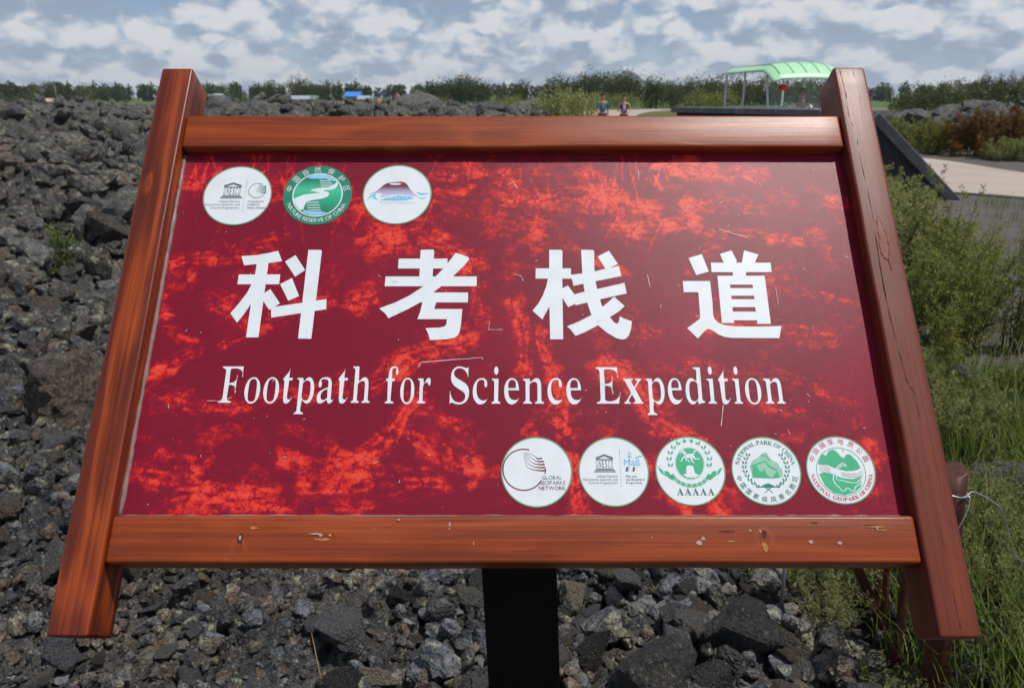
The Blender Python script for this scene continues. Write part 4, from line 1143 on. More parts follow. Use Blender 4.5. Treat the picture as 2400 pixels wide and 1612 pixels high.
# post, bearer and bolts
m_post, g, b = mk('black_paint')
c = g.coord(); n = g.noise(c, 14, 5, 0.6)
g.put(b.inputs['Base Color'], g.mix(n, (0.003, 0.003, 0.004), (0.007, 0.007, 0.007))); g.put(b.inputs['Roughness'], 0.6); g.put(b.inputs['Specular IOR Level'], 0.12)
g.put(b.inputs['Normal'], g.bump(g.noise(g.mapping(c, (90, 90, 6)), 1, 4), 0.25, 0.003))
po = obj('post', box_mesh('post', (-0.064, -0.05, -0.45), (0.064, 0.05, 1.06), 0.004, 2), m_post, SIGN, (0.052, 0.06, 0.0), (0, R(-2.4), 0))
bear = box_mesh('bearer', (-0.30, -0.04, -0.115), (0.30, 0.04, -0.0815), 0.004, 2)
spart('bearer', bear, m_post); 
spart('bearer', box_mesh('bearer', (-0.05, -0.33, -0.0812), (0.05, 0.33, -0.0515), 0.004, 2), m_post)

# ------------------------------------------------------------------ loose rocks on the lava
def rock_arr(seed, sub=4, flat=1.0, rough=1.0, planes=13):
    bm = bmesh.new()
    bmesh.ops.create_icosphere(bm, subdivisions=sub, radius=1.0)
    v = np.array([tuple(p.co) for p in bm.verts]); f = np.array([[q.index for q in p.verts] for p in bm.faces])
    bm.free()
    r = np.random.default_rng(seed)
    d = v / np.linalg.norm(v, axis=1)[:, None]
    rad = np.full(len(d), 1.35)
    for i in range(planes):
        n = r.normal(size=3); n /= np.linalg.norm(n)
        k = r.uniform(0.55, 0.95)
        c = d @ n
        rad = np.where(c > 0.05, np.minimum(rad, k / np.maximum(c, 0.05)), rad)
    p = d * rad[:, None]
    p = p * np.array((1.0, r.uniform(0.65, 0.95), r.uniform(0.5, 0.85) * flat))
    n1 = fbm3(p * 1.6 + seed * 3.1, seed, 4) - 0.5
    n2 = fbm3(p * 6.5 + seed * 1.7, seed + 50, 3) - 0.5
    p = p * (1 + rough * (0.35 * n1 + 0.16 * n2))[:, None]
    return p, f

ROCK_ME = []
for i in range(16):
    p, f = rock_arr(500 + i, 4, 1.0 if i % 4 else 0.6, 1.0 + 0.5 * (i % 3), 9 + i % 7)
    ROCK_ME.append(np_mesh('rock', p, f, False))
ROCK_VAR = {}
def rock_mesh(i, mi):
    k = (i % len(ROCK_ME), mi)
    if k not in ROCK_VAR:
        me = ROCK_ME[k[0]].copy(); me.materials.clear(); me.materials.append(ROCK[mi]); ROCK_VAR[k] = me
    return ROCK_VAR[k]

def hz(x, y):
    x = np.atleast_1d(np.array(x, float)); y = np.atleast_1d(np.array(y, float))
    m1, m2 = lava_mask(x, y)
    lv = np.where(m1 > m2, lava_height(x, y) - 0.45 * (1 - m1), -3)
    gz = np.where(m1 > 0.5, -9, ground_z(x, y))
    return np.maximum(lv, gz)

BIG = [  # x, y, size, rock, material, label
    (-0.545, 2.10, 0.085, 3, 4, 'angular black lava block lying beside a dry stalk'),
    (-0.60, 2.38, 0.105, 4, 2, 'smooth blue-grey lava slab behind the black block'),
    (-0.43, 2.13, 0.055, 7, 5, 'cream lichen-crusted stone next to the black block'),
    (-0.34, 2.03, 0.075, 5, 2, 'blue-grey stone with a pale patch beside the cream stone'),
    (0.62, 2.27, 0.085, 8, 1, 'pale grey wedge-shaped stone next to the dark pyramid-shaped stone'),
    (0.75, 2.18, 0.115, 10, 0, 'tall dark pyramid-shaped lava stone below the sign'),
    (0.845, 2.15, 0.065, 2, 3, 'brown rough block with a flat top beside the dark pyramid stone'),
    (0.90, 2.06, 0.06, 9, 1, 'upright grey slab leaning against the brown block'),
    (0.42, 1.95, 0.17, 11, 0, 'largest dark boulder at the foot of the sign'),
    (0.235, 1.93, 0.042, 6, 5, 'small pale pink stone in front of the largest boulder'),
    (0.87, 1.95, 0.06, 13, 5, 'stone with yellow-green lichen near the fence post'),
    (0.30, 2.33, 0.07, 1, 2, 'blocky blue-grey stone close behind the sign post'),
    (-2.62, 4.45, 0.34, 14, 3, 'big rounded lava boulder with a pinkish top'),
    (2.55, 4.25, 0.15, 12, 1, 'lichen-spotted grey boulder in the grass'),
    (2.02, 2.95, 0.13, 15, 1, 'grey weathered boulder by the wire fence'),
]
for x, y, s, ri, mi, lab in BIG:
    z = float(hz(x, y)[0])
    o = obj('lava_rock', rock_mesh(ri, mi), None, None, (x, y, z + s * 0.42), (random.uniform(-.3, .3), random.uniform(-.3, .3), random.uniform(0, 6.3)))
    o.scale = (s, s, s)
    tag(o, lab, 'rock', 'separate rocks around the sign')

def scatter_rocks():
    rs = np.random.default_rng(21)
    P = []
    n = 0
    while len(P) < 285:
        u = rs.random()
        if u < 0.56:
            x, y = rs.uniform(-0.35, 1.42), rs.uniform(1.72, 3.0); s = 0.028 + 0.062 * rs.random() ** 1.7
        elif u < 0.74:
            x, y = rs.uniform(-1.5, -0.3), rs.uniform(1.72, 3.0); s = 0.014 + 0.05 * rs.random() ** 2.6
        else:
            y = 2.2 + 9 * rs.random() ** 1.6; x = -y * rs.uniform(0.44, 0.78); s = (0.016 + 0.042 * rs.random() ** 2.0) * y * 0.58
        if any((x - a) ** 2 + (y - b) ** 2 < (0.68 * (s + c)) ** 2 for a, b, c in P): 
            n += 1
            if n > 6000: break
            continue
        P.append((x, y, s))
    P = np.array(P)
    Z = hz(P[:, 0], P[:, 1])
    for i, ((x, y, s), z) in enumerate(zip(P, Z)):
        mi = int(rs.choice([0, 1, 2, 3, 4, 5], p=[0.24, 0.25, 0.23, 0.15, 0.09, 0.04]))
        o = obj('rock', rock_mesh(int(rs.integers(16)), mi), None, LAVA_OB, (x, y, z + s * 0.46), tuple(rs.uniform(-0.6, 0.6, 2)) + (rs.uniform(0, 6.28),))
        o.scale = (s, s * rs.uniform(0.8, 1.1), s * rs.uniform(0.75, 1.1))
scatter_rocks()

def rubble():
    rs = np.random.default_rng(31)
    bases = [rock_arr(700 + i, 2, 1.0, 1.2, 9) for i in range(8)]
    V, F = [[], [], []], [[], [], []]; cnt = [0, 0, 0]
    N = 6500
    u = rs.random(N)
    x = np.where(u < 0.42, rs.uniform(-1.7, 1.2, N), 0); y = np.where(u < 0.42, rs.uniform(1.6, 3.2, N), 0)
    yy = 2.2 + 24 * rs.random(N) ** 2.0
    x = np.where(u >= 0.42, -yy * rs.uniform(0.40, 0.85, N), x); y = np.where(u >= 0.42, yy, y)
    s = np.where(u < 0.42, 0.006 + 0.022 * rs.random(N) ** 2.5, (0.006 + 0.022 * rs.random(N) ** 2.5) * np.clip(y * 0.55, 1, 9))
    z = hz(x, y)
    for i in range(N):
        p, f = bases[i % 8]
        a = rs.uniform(0, 6.28, 3)
        Rm = np.array(Matrix.Rotation(a[0], 3, 'Z') @ Matrix.Rotation(a[1] * 0.15, 3, 'X'))
        k = i % 3
        V[k].append((p @ Rm.T) * s[i] + np.array((x[i], y[i], z[i] + 0.25 * s[i])))
        F[k].append(f + cnt[k]); cnt[k] += len(p)
    for k, mi in enumerate((0, 1, 3)):
        me = np_mesh('lava_rubble', np.concatenate(V[k]), np.concatenate(F[k]), False)
        o = obj('lava_rubble', me, lava_mat('rubble_%d' % k, *(((0.036, 0.037, 0.042), (0.048, 0.041, 0.035)), ((0.078, 0.078, 0.082), (0.10, 0.086, 0.072)), ((0.088, 0.068, 0.053), (0.12, 0.09, 0.068)))[k], 0.7, 0.6))
        tag(o, ('dark loose lava gravel between the rocks', 'grey loose lava gravel between the rocks', 'brownish loose lava gravel between the rocks')[k], 'gravel', kind='stuff')
rubble()

def near_stones():
    rs = np.random.default_rng(61)
    bases = [rock_arr(830 + i, 3, 1.0, 1.9, 8 + i % 4) for i in range(8)]
    N = 2100
    u = rs.random(N)
    x = np.where(u < 0.6, rs.uniform(-0.4, 1.3, N), rs.uniform(-1.7, -0.3, N)); y = rs.uniform(1.65, 3.1, N)
    s = np.where(u < 0.6, 0.020 + 0.040 * rs.random(N) ** 1.5, 0.012 + 0.026 * rs.random(N) ** 2.0)
    far = rs.random(N) < 0.45
    yf = 2.4 + 7 * rs.random(N) ** 1.3
    y = np.where(far, yf, y); x = np.where(far, -yf * rs.uniform(0.42, 0.80, N), x); s = np.where(far, (0.007 + 0.013 * rs.random(N) ** 1.6) * yf, s)
    e = np.arange(N) >= 1500                      # along the border between lava and soil
    ye = 1.7 + 12 * rs.random(N) ** 1.5
    x = np.where(e, np.interp(ye, XB_Y, XB_X) + rs.normal(size=N) * (0.12 + 0.05 * ye), x); y = np.where(e, ye, y); s = np.where(e, (0.008 + 0.020 * rs.random(N) ** 2) * np.clip(ye * 0.6, 1, 6), s)
    z = hz(x, y)
    V, F, n = [[] for _ in range(4)], [[] for _ in range(4)], [0] * 4
    for i in range(N):
        p, f = bases[i % 8]; a = rs.uniform(0, 6.28, 3); k = int(rs.choice(4, p=(0.60, 0.13, 0.10, 0.17) if far[i] and i < 1500 else (0.28, 0.26, 0.26, 0.20)))
        Rm = np.array(Matrix.Rotation(a[0], 3, 'Z') @ Matrix.Rotation(a[1], 3, 'X') @ Matrix.Rotation(a[2], 3, 'Y'))
        V[k].append((p @ Rm.T) * s[i] + np.array((x[i], y[i], z[i] + s[i] * rs.uniform(0.2, 0.9)))); F[k].append(f + n[k]); n[k] += len(p)
    for k, (mi, t) in enumerate(((0, 'dark'), (1, 'grey'), (2, 'bluish'), (3, 'brown'))):
        o = obj('small_stones', np_mesh('small_stones', np.concatenate(V[k]), np.concatenate(F[k]), False), lava_mat('stones_' + t, *(((0.045, 0.047, 0.052), (0.06, 0.052, 0.045)), ((0.125, 0.127, 0.133), (0.15, 0.13, 0.11)), ((0.10, 0.11, 0.13), (0.125, 0.12, 0.118)), ((0.09, 0.07, 0.057), (0.14, 0.10, 0.075)))[k], 0.5, 0.5))
        tag(o, t + ' small angular stones lying between the larger rocks', 'stones', kind='stuff')
near_stones()

def boulders():
    rs = np.random.default_rng(41)
    bases = [rock_arr(800 + i, 3, 1.0, 2.4, 8) for i in range(6)] + [rock_arr(810 + i, 2, 1.0, 2.2, 8) for i in range(6)]
    N = 8000
    y = 4.0 + 66 * rs.random(N) ** 1.5; x = y * rs.uniform(-0.95, 0.12, N)
    near = rs.random(N) < 0.12
    y = np.where(near, rs.uniform(24, 50, N), y); x = np.where(near, y * rs.uniform(0.25, 0.75, N), x)
    s = (0.0055 + 0.014 * rs.random(N) ** 2.2) * np.clip(y, 5, 30) * np.where(rs.random(N) < 0.03, 2.2, 1.0)
    m1, m2 = lava_mask(x, y)
    ok = np.maximum(m1, m2) > 0.6
    x, y, s, m1, m2 = x[ok], y[ok], s[ok], m1[ok], m2[ok]
    z = np.where(m1 > m2, lava_height(x, y), ridge_height(x, y))
    V, F, n = [[], [], []], [[], [], []], [0, 0, 0]
    for i in range(len(x)):
        p, f = bases[(i % 6) + (0 if y[i] < 9 else 6)]
        a = rs.uniform(0, 6.28, 3); k = i % 3 if m1[i] > m2[i] else 1 + i % 2
        Rm = np.array(Matrix.Rotation(a[0], 3, 'Z') @ Matrix.Rotation(a[1] * 0.2, 3, 'X') @ Matrix.Rotation(a[2] * 0.1, 3, 'Y'))
        V[k].append((p @ Rm.T) * s[i] + np.array((x[i], y[i], z[i] + 0.15 * s[i]))); F[k].append(f + n[k]); n[k] += len(p)
    for k in range(3):
        o = obj('lava_blocks', np_mesh('lava_blocks', np.concatenate(V[k]), np.concatenate(F[k]), False), LAVA if k else lava_mat('lava_blocks_grey', (0.058, 0.058, 0.056), (0.078, 0.070, 0.058), 1.1, 0.8))
        tag(o, ('pale lichen-grey blocks piled over the lava field', 'dark blocks piled over the lava field', 'dark brown blocks piled over the lava field')[k], 'rocks', kind='stuff')
boulders()

# ------------------------------------------------------------------ plants
def quads(cent, axis, side, L, W):
    """diamond leaflets: arrays of centres, long axes, side axes"""
    a = cent; b = cent + axis * (L * 0.5)[:, None] + side * (W * 0.5)[:, None]
    c = cent + axis * L[:, None]; d = cent + axis * (L * 0.5)[:, None] - side * (W * 0.5)[:, None]
    v = np.stack([a, b, c, d], 1).reshape(-1, 3)
    f = np.arange(len(v)).reshape(-1, 4)
    return v, f

def unit(v): return v / (np.linalg.norm(v, axis=1)[:, None] + 1e-9)

def feather_bush(seed, h, spread, stems, twigs, leaf, per=9):
    """many upright stems with short side twigs carrying fine leaflets (mugwort-like)"""
    r = np.random.default_rng(seed)
    SV, SF, LV, LF = [], [], [], []; ns = nl = 0
    for i in range(stems):
        az = r.uniform(0, 6.28); lean = spread * r.random() ** 0.7
        top = np.array((math.cos(az) * lean, math.sin(az) * lean, h * r.uniform(0.55, 1.0)))
        bs = 0.72 if spread > 0.8 * h else 0.30
        top[2] *= math.sqrt(max(0.12, 1 - (lean / (spread * 1.12)) ** 2)) if spread > 0.8 * h else 1.0
        base = np.array((math.cos(az) * lean * bs + r.normal() * 0.02, math.sin(az) * lean * bs + r.normal() * 0.02, -0.05))
        mid = (base + top) / 2 + np.array((0, 0, 0.06 * h)) - np.array((math.cos(az), math.sin(az), 0)) * 0.12 * lean
        t = np.linspace(0, 1, 7)[:, None]
        pts = (1 - t) ** 2 * base + 2 * t * (1 - t) * mid + t * t * top
        w = 0.004 * (1.15 - t[:, 0]) * (h / 0.9)
        for k in (0, 1):
            off = np.array((1.0, 0, 0)) if k == 0 else np.array((0, 1.0, 0))
            v = np.stack([pts - off * w[:, None], pts + off * w[:, None]], 1).reshape(-1, 3)
            SV.append(v); SF.append(np.array([(2 * j, 2 * j + 1, 2 * j + 3, 2 * j + 2) for j in range(6)]) + ns); ns += len(v)
        tt = r.uniform(0.12, 1.0, twigs)[:, None]
        tp = (1 - tt) ** 2 * base + 2 * tt * (1 - tt) * mid + tt * tt * top
        ta = r.uniform(0, 6.28, twigs)
        td = unit(np.stack([np.cos(ta), np.sin(ta), r.uniform(0.3, 1.3, twigs)], 1))
        tl = (0.05 + 0.16 * (1 - tt[:, 0])) * h * r.uniform(0.6, 1.2, twigs)
        for j in range(per):
            q = (j + 0.6) / per
            c = tp + td * (tl * q)[:, None]
            ax = unit(td * 0.55 + r.normal(size=(twigs, 3)) * 0.55 + np.array((0, 0, 0.15)))
            sd = unit(np.cross(ax, np.array((0, 0, 1.0)) + 0.7 * r.normal(size=(twigs, 3))))
            L = leaf * r.uniform(0.6, 1.3, twigs) * (1.15 - 0.5 * q)
            v, f = quads(c, ax, sd, L, L * 0.30)
            LV.append(v); LF.append(f + nl); nl += len(v)
    return np_mesh('stems', np.concatenate(SV), np.concatenate(SF)), np_mesh('foliage', np.concatenate(LV), np.concatenate(LF))

def clump_crown(seed, rx, ry, rz, clumps, per, leaf, hollow=0.35, squash=0.0):
    """crown of leaf clumps around (0,0,0); uneven outline with gaps"""
    r = np.random.default_rng(seed)
    d = unit(r.normal(size=(clumps, 3)))
    rad = hollow + (1 - hollow) * r.random(clumps) ** 0.6
    lump = 0.75 + 0.5 * fbm3(d * 1.3 + seed, seed, 3)
    c = d * (rad * lump)[:, None] * np.array((rx, ry, rz))
    cs = (0.16 + 0.16 * r.random(clumps)) * (rx + rz) / 2
    cen = np.repeat(c, per, 0) + r.normal(size=(clumps * per, 3)) * np.repeat(cs, per)[:, None] * 0.55
    n = len(cen)
    ax = unit(r.normal(size=(n, 3)) * np.array((1, 1, 0.7))); sd = unit(np.cross(ax, np.array((0, 0, 1.0)) + 0.9 * r.normal(size=(n, 3))))
    L = leaf * r.uniform(0.6, 1.35, n)
    return quads(cen, ax, sd, L, L * 0.75)

M_STEM = plain('stem_brown', (0.12, 0.09, 0.045), 0.8, 0.2, 0.3)
M_MUG = leaf_mat('leaf_mugwort', (0.20, 0.22, 0.08), (0.40, 0.41, 0.19), (0.40, 0.37, 0.15), 4.0, 0.5)
M_MUG2 = leaf_mat('leaf_mugwort_dark', (0.13, 0.16, 0.05), (0.30, 0.33, 0.12), (0.32, 0.31, 0.10), 4.0, 0.5)
M_YEL = leaf_mat('leaf_yellow_green', (0.15, 0.17, 0.04), (0.28, 0.29, 0.075), None, 2.0)
M_RUST = leaf_mat('leaf_rust', (0.12, 0.035, 0.014), (0.24, 0.075, 0.028), (0.09, 0.12, 0.03), 2.5)
M_GRASS = leaf_mat('grass_blade', (0.07, 0.11, 0.022), (0.17, 0.22, 0.05), (0.25, 0.22, 0.09), 3.0)
M_TREE = [leaf_mat('leaf_tree_dark', (0.022, 0.036, 0.014), (0.056, 0.077, 0.028), None, 0.9, 0.25),
          leaf_mat('leaf_tree_mid', (0.028, 0.043, 0.016), (0.072, 0.094, 0.032), None, 0.9, 0.25),
          leaf_mat('leaf_tree_olive', (0.060, 0.078, 0.026), (0.135, 0.152, 0.052), None, 0.9, 0.25)]
M_BARK = plain('bark', (0.075, 0.06, 0.048), 0.9, 0.2, 0.3, 20)

def bush_thing(name, loc, meshes, mats, lab, cat, group=None, sc=1.0, rz=None):
    e = empty(name, loc, random.uniform(0, 6.28) if rz is None else rz)
    e.scale = (sc, sc, sc)
    obj('stems', meshes[0], mats[0], e); obj('foliage', meshes[1], mats[1], e)
    tag(e, lab, cat, group)
    return e

FB = [feather_bush(901, 0.95, 0.48, 80, 46, 0.030, 10), feather_bush(902, 0.8, 0.46, 80, 44, 0.028, 10), feather_bush(903, 1.0, 0.42, 70, 46, 0.032, 10), feather_bush(904, 0.42, 0.32, 60, 26, 0.018, 8)]
DOME = [feather_bush(911, 0.9, 0.95, 90, 40, 0.050, 8), feather_bush(912, 0.8, 0.85, 90, 40, 0.046, 8)]
TALL = feather_bush(921, 1.05, 0.30, 16, 34, 0.034, 8)
MUG = [('a', FB[0], M_MUG), ('b', FB[1], M_MUG2), ('c', FB[2], M_MUG)]
mug_spots = [(2.95, 6.3, 0, 1.05), (2.50, 5.7, 0, 1.0), (3.35, 7.4, 2, 1.0), (2.35, 4.85, 1, 0.9), (3.0, 5.1, 1, 0.85), (3.5, 6.1, 0, 0.75), (2.15, 6.9, 2, 1.05),
             (2.75, 7.9, 2, 1.1), (2.05, 5.6, 1, 0.85), (1.75, 7.6, 2, 1.0), (3.0, 9.4, 2, 1.0), (2.4, 9.0, 2, 1.0), (3.45, 4.3, 1, 0.6), (2.1, 3.9, 1, 0.5), (3.2, 6.9, 0, 0.95)]
for x, y, k, sc in mug_spots:
    n, ms, mt = MUG[k]
    bush_thing('mugwort_bush', (x, y, float(ground_z(np.array([x]), np.array([y]))[0])), ms, (M_STEM, mt),
               ('light feathery grey-green weed bush beside the gravel', 'dark green feathery weed bush behind the wire fence', 'tall feathery weed bush in front of the black stone wall')[k],
               'bush', ('light weed bushes', 'dark weed bushes', 'tall weed bushes')[k], sc)
for i, (x, y, sc) in enumerate(((2.2, 5.2, 0.95), (2.6, 6.2, 1.05), (3.1, 5.7, 0.95), (2.75, 4.7, 0.8), (3.4, 6.8, 1.0), (2.0, 6.3, 1.15), (2.3, 7.6, 1.2), (3.05, 7.9, 1.1), (2.45, 4.3, 0.6), (3.3, 5.0, 0.75), (4.6, 7.0, 0.7))):
    bush_thing('weed_stalks', (x, y, float(ground_z(np.array([x]), np.array([y]))[0])), TALL, (M_STEM, M_YEL), 'loose yellow-green weed stalks rising above the feathery bushes', 'weed', 'tall loose weeds', sc)
for x, y, sc, in ((1.10, 2.50, 0.75), (0.98, 2.55, 0.6), (1.05, 2.26, 0.45), (1.13, 2.00, 0.42), (1.28, 2.66, 0.85), (1.62, 2.25, 0.6), (1.75, 2.6, 0.75), (1.55, 1.95, 0.5), (2.1, 3.5, 0.9)):
    bush_thing('low_shrub', (x, y, float(hz(x, y)[0]) - 0.01), FB[3], (M_STEM, M_MUG), ('small low green shrub growing among the rocks by the fence posts' if x < 1.4 else 'small green shrub in the grass beyond the round fence post'), 'shrub', 'low shrubs by the fence posts', sc)

def grass_patch():
    r = np.random.default_rng(77)
    N = 34000
    u = r.random(N)
    x = np.where(u < 0.7, r.uniform(1.12, 3.2, N), r.uniform(1.4, 8, N)); y = np.where(u < 0.7, r.uniform(1.65, 4.4, N), 4.5 + 9 * r.random(N))
    dens = fbm(x * 1.6, y * 1.6, 401, 3)
    d, sd = road_dist(x, y)
    m1, m2 = lava_mask(x, y)
    k = ((dens > 0.45) | ((x < 1.8) & (y < 2.7) & (dens > 0.38))) & (d > 0.25) & (m1 < 0.5) & ((y < 9) | (dens > 0.6))
    x, y = x[k], y[k]; n = len(x); z = ground_z(x, y)
    V, F = [], []
    L = r.uniform(0.08, 0.26, n) * np.where(r.random(n) < 0.1, 1.5, 1); az = r.uniform(0, 6.28, n); bend = r.uniform(0.15, 0.7, n); w = r.uniform(0.0018, 0.0042, n)
    dirx, diry = np.cos(az), np.sin(az)
    sx, sy = -diry * w, dirx * w
    P = []
    for t in (0, 0.4, 0.75, 1.0):
        P.append(np.stack([x + dirx * L * bend * t * t, y + diry * L * bend * t * t, z + L * t * (1 - 0.25 * bend * t)], 1))
    wd = (1, 0.85, 0.5, 0.05); v = []
    for p, q in zip(P, wd):
        v.append(p + np.stack([sx * q, sy * q, 0 * sx], 1)); v.append(p - np.stack([sx * q, sy * q, 0 * sx], 1))
    v = np.stack(v, 1).reshape(-1, 3)
    b = np.arange(n) * 8
    f = np.concatenate([np.stack([b + 2 * j, b + 2 * j + 1, b + 2 * j + 3, b + 2 * j + 2], 1) for j in range(3)])
    tag(obj('grass', np_mesh('grass', v, f), M_GRASS), 'green grass and weeds growing on the soil beside the lava', 'grass', kind='stuff')
grass_patch()

# small green plant growing on the lava and the dry stalk
def sprig(loc, h, lab, seed):
    a, b = feather_bush(seed, h, h * 0.4, 9, 14, h * 0.11, 6)
    bush_thing('green_plant', loc, (a, b), (M_STEM, M_GRASS), lab, 'plant')
x, y = -4.35, 7.6
sprig((x, y, float(hz(x, y)[0])), 0.55, 'single bright green plant growing out of the lava field', 950)
z0 = float(hz(-0.64, 2.17)[0])
tag(obj('dry_stalk', tube_mesh('dry_stalk', [(-0.612, 2.15, z0 - 0.02), (-0.64, 2.20, z0 + 0.08), (-0.668, 2.25, z0 + 0.17)], [0.0018, 0.0014, 0.0006], 6), plain('dry_grass', (0.38, 0.27, 0.13), 0.7)),
    'thin dry straw-coloured stalk sticking up by the black block', 'stalk')
z1 = float(hz(0.88, 2.22)[0])
tag(obj('iron_rod', tube_mesh('iron_rod', [(0.885, 2.24, z1 - 0.05), (0.885, 2.26, z1 + 0.32)], 0.006, 10), plain('iron', (0.09, 0.09, 0.095), 0.5, 0.6)),
    'thin grey iron rod standing among the rocks', 'rod')

# ------------------------------------------------------------------ fence posts, stakes and wire
W_LOG = wood('wood_log', 2, ((0.045, 0.014, 0.010), (0.075, 0.024, 0.016), (0.11, 0.038, 0.022)), (), 1.2, 0.5, 0.3)
def log_post(name, a, b, r, lab, cat='post', group=None):
    a, b = Vector(a), Vector(b)
    n = 10; pts = [a + (b - a) * (i / n) + Vector((0.002 * math.sin(i * 2.1), 0.002 * math.cos(i * 1.3), 0)) for i in range(n + 1)]
    rad = [r * (1.0 + 0.03 * math.sin(i * 1.9)) for i in range(n + 1)]
    d = (b - a).normalized()
    pts += [b + d * 0.006]; rad += [r * 0.88]
    me = tube_mesh(name, [p - a for p in pts], rad, 22)
    o = obj(name, me, W_LOG, None, a)
    return tag(o, lab, cat, group)
log_post('fence_post', (1.325, 2.0, -0.60), (1.222, 2.0, 0.612), 0.036, 'round brown fence post with wire twisted round its top')
log_post('fence_stake', (1.27, 2.36, -0.2), (1.235, 2.40, 0.36), 0.012, 'thin round wooden stake behind the leaning plank', 'stake', 'thin stakes under the sign')
log_post('fence_stake', (1.245, 2.27, -0.2), (1.235, 2.31, 0.38), 0.011, 'thin round wooden stake behind the leaning plank', 'stake', 'thin stakes under the sign')
log_post('fence_stake', (1.225, 2.13, -0.2), (1.228, 2.17, 0.40), 0.014, 'thicker dark stake nearest the round fence post', 'stake', 'thin stakes under the sign')
pm = box_mesh('leaning_plank', (-0.016, -0.009, 0), (0.016, 0.009, 0.62), 0.002)
pl = obj('leaning_plank', pm, W_LOG, None, (1.30, 2.30, -0.18), (R(-8), R(-27), R(6)))
tag(pl, 'slanting reddish wooden plank among the thin stakes', 'plank')

M_WIRE, g, b = mk('galvanised_wire', Metallic=0.7, Roughness=0.38)
g.put(b.inputs['Base Color'], g.mix(g.noise(g.coord(), 30, 4), (0.36, 0.37, 0.39), (0.60, 0.61, 0.62)))
def wire(pts, lab, r=0.0016):
    p = spline(pts, 10)
    tag(obj('wire', tube_mesh('wire', [tuple(q) for q in p], r, 6), M_WIRE), lab, 'wire')
wire([(1.262, 1.985, 0.545), (1.285, 2.0, 0.55), (1.32, 2.0, 0.535), (1.365, 1.995, 0.505), (1.395, 2.0, 0.455), (1.415, 2.0, 0.40), (1.44, 2.01, 0.352), (1.48, 2.02, 0.318), (1.56, 2.06, 0.27), (1.75, 2.15, 0.2)],
     'thick bent galvanised wire running from the fence post into the grass')
loop = [(1.226 + 0.0385 * math.cos(t) , 2.0 + 0.0385 * math.sin(t), 0.553 + 0.004 * math.sin(2 * t)) for t in np.linspace(0, 6.28 * 1.9, 16)]
wire(loop + [(1.262, 1.97, 0.54), (1.25, 1.958, 0.50), (1.235, 1.955, 0.46)], 'galvanised wire looped round the top of the fence post')
wire([(1.255, 1.955, 0.30), (1.27, 1.945, 0.15), (1.288, 1.935, 0.03), (1.31, 1.92, -0.08), (1.33, 1.90, -0.2)], 'thin wire end hanging down beside the fence post', 0.0013)

# ------------------------------------------------------------------ black stone wall with cap stones and sloping end
M_CAP = plain('stone_cap', (0.13, 0.13, 0.135), 0.75, 0.3, 0.2, 5, 0.3)
M_PANEL = plain('stone_panel', (0.030, 0.030, 0.033), 0.7, 0.35, 0.3, 3, 0.3)
wall = empty('stone_wall', (6.05, 13.6, 0))
tag(wall, 'low black stone wall with grey cap stones and a steep sloping end', 'wall')
A = Vector((6.05, 13.6)); B = Vector((3.70, 18.4)); dv = (B - A); LW = dv.length; dv.normalize(); angw = math.atan2(dv.y, dv.x)
def wbox(name, l0, l1, t0, t1, z0, z1, mat, bev=0.012):
    me = box_mesh(name, (l0, t0, z0), (l1, t1, z1), bev)
    return obj(name, me, mat, wall, (0, 0, 0), (0, 0, angw))
nb = 5
for i in range(nb):
    l0, l1 = LW * i / nb, LW * (i + 1) / nb
    wbox('cap_stone', l0 + 0.02, l1 - 0.02, -0.24, 0.24, 1.28, 1.395, M_CAP)
    wbox('wall_panel', l0 + 0.05, l1 - 0.05, -0.10, 0.10, 0.0, 1.275, M_PANEL)
    wbox('wall_pillar', l0 - 0.07, l0 + 0.045, -0.14, 0.14, -0.1, 1.272, M_PANEL)
# sloping end wing
ex, ey = 7.34 - 6.05, 13.25 - 13.6
angs = math.atan2(ey, ex); LS = math.hypot(ex, ey)
sl = math.atan2(1.30, LS); LD = math.hypot(1.30, LS)
me = box_mesh('sloping_cap', (0.0, -0.21, -0.16), (LD + 0.12, 0.21, 0.0), 0.012)
obj('sloping_cap', me, M_CAP, wall, (-0.05, 0.0, 1.365), (0, sl, angs))
bm = bmesh.new()
pr = [(-0.05, -0.1), (LS + 0.02, -0.1), (LS + 0.02, -0.06), (-0.05, 1.20)]
vs = [bm.verts.new((x, t, z)) for t in (-0.11, 0.11) for x, z in pr]
for q in ((0, 1, 2, 3), (7, 6, 5, 4), (0, 4, 5, 1), (1, 5, 6, 2), (2, 6, 7, 3), (3, 7, 4, 0)): bm.faces.new([vs[i] for i in q])
obj('wing_panel', bm_mesh('wing_panel', bm), M_PANEL, wall, (0, 0, 0), (0, 0, angs))

# ------------------------------------------------------------------ people
def skin_mesh(name, J, E, root=0):
    """J: list of (x, y, z, rx, ry); E: edges"""
    me = bpy.data.meshes.new('tmp')
    me.from_pydata([j[:3] for j in J], E, [])
    o = bpy.data.objects.new('tmp', me); COL.objects.link(o)
    md = o.modifiers.new('skin', 'SKIN'); md.use_smooth_shade = True; md.branch_smoothing = 0.6
    for i, sv in enumerate(me.skin_vertices[0].data):
        sv.radius = (J[i][3], J[i][4]); sv.use_root = (i == root)
    sb = o.modifiers.new('sub', 'SUBSURF'); sb.levels = 1; sb.render_levels = 1
    bpy.context.view_layer.update()
    dg = bpy.context.evaluated_depsgraph_get()
    out = bpy.data.meshes.new_from_object(o.evaluated_get(dg))
    out.name = name
    bpy.data.objects.remove(o); bpy.data.meshes.remove(me)
    return out

M_SKIN = plain('skin', (0.42, 0.235, 0.165), 0.55, 0.35, 0.06)
M_HAIR = plain('hair_black', (0.012, 0.010, 0.010), 0.5, 0.4, 0.2)

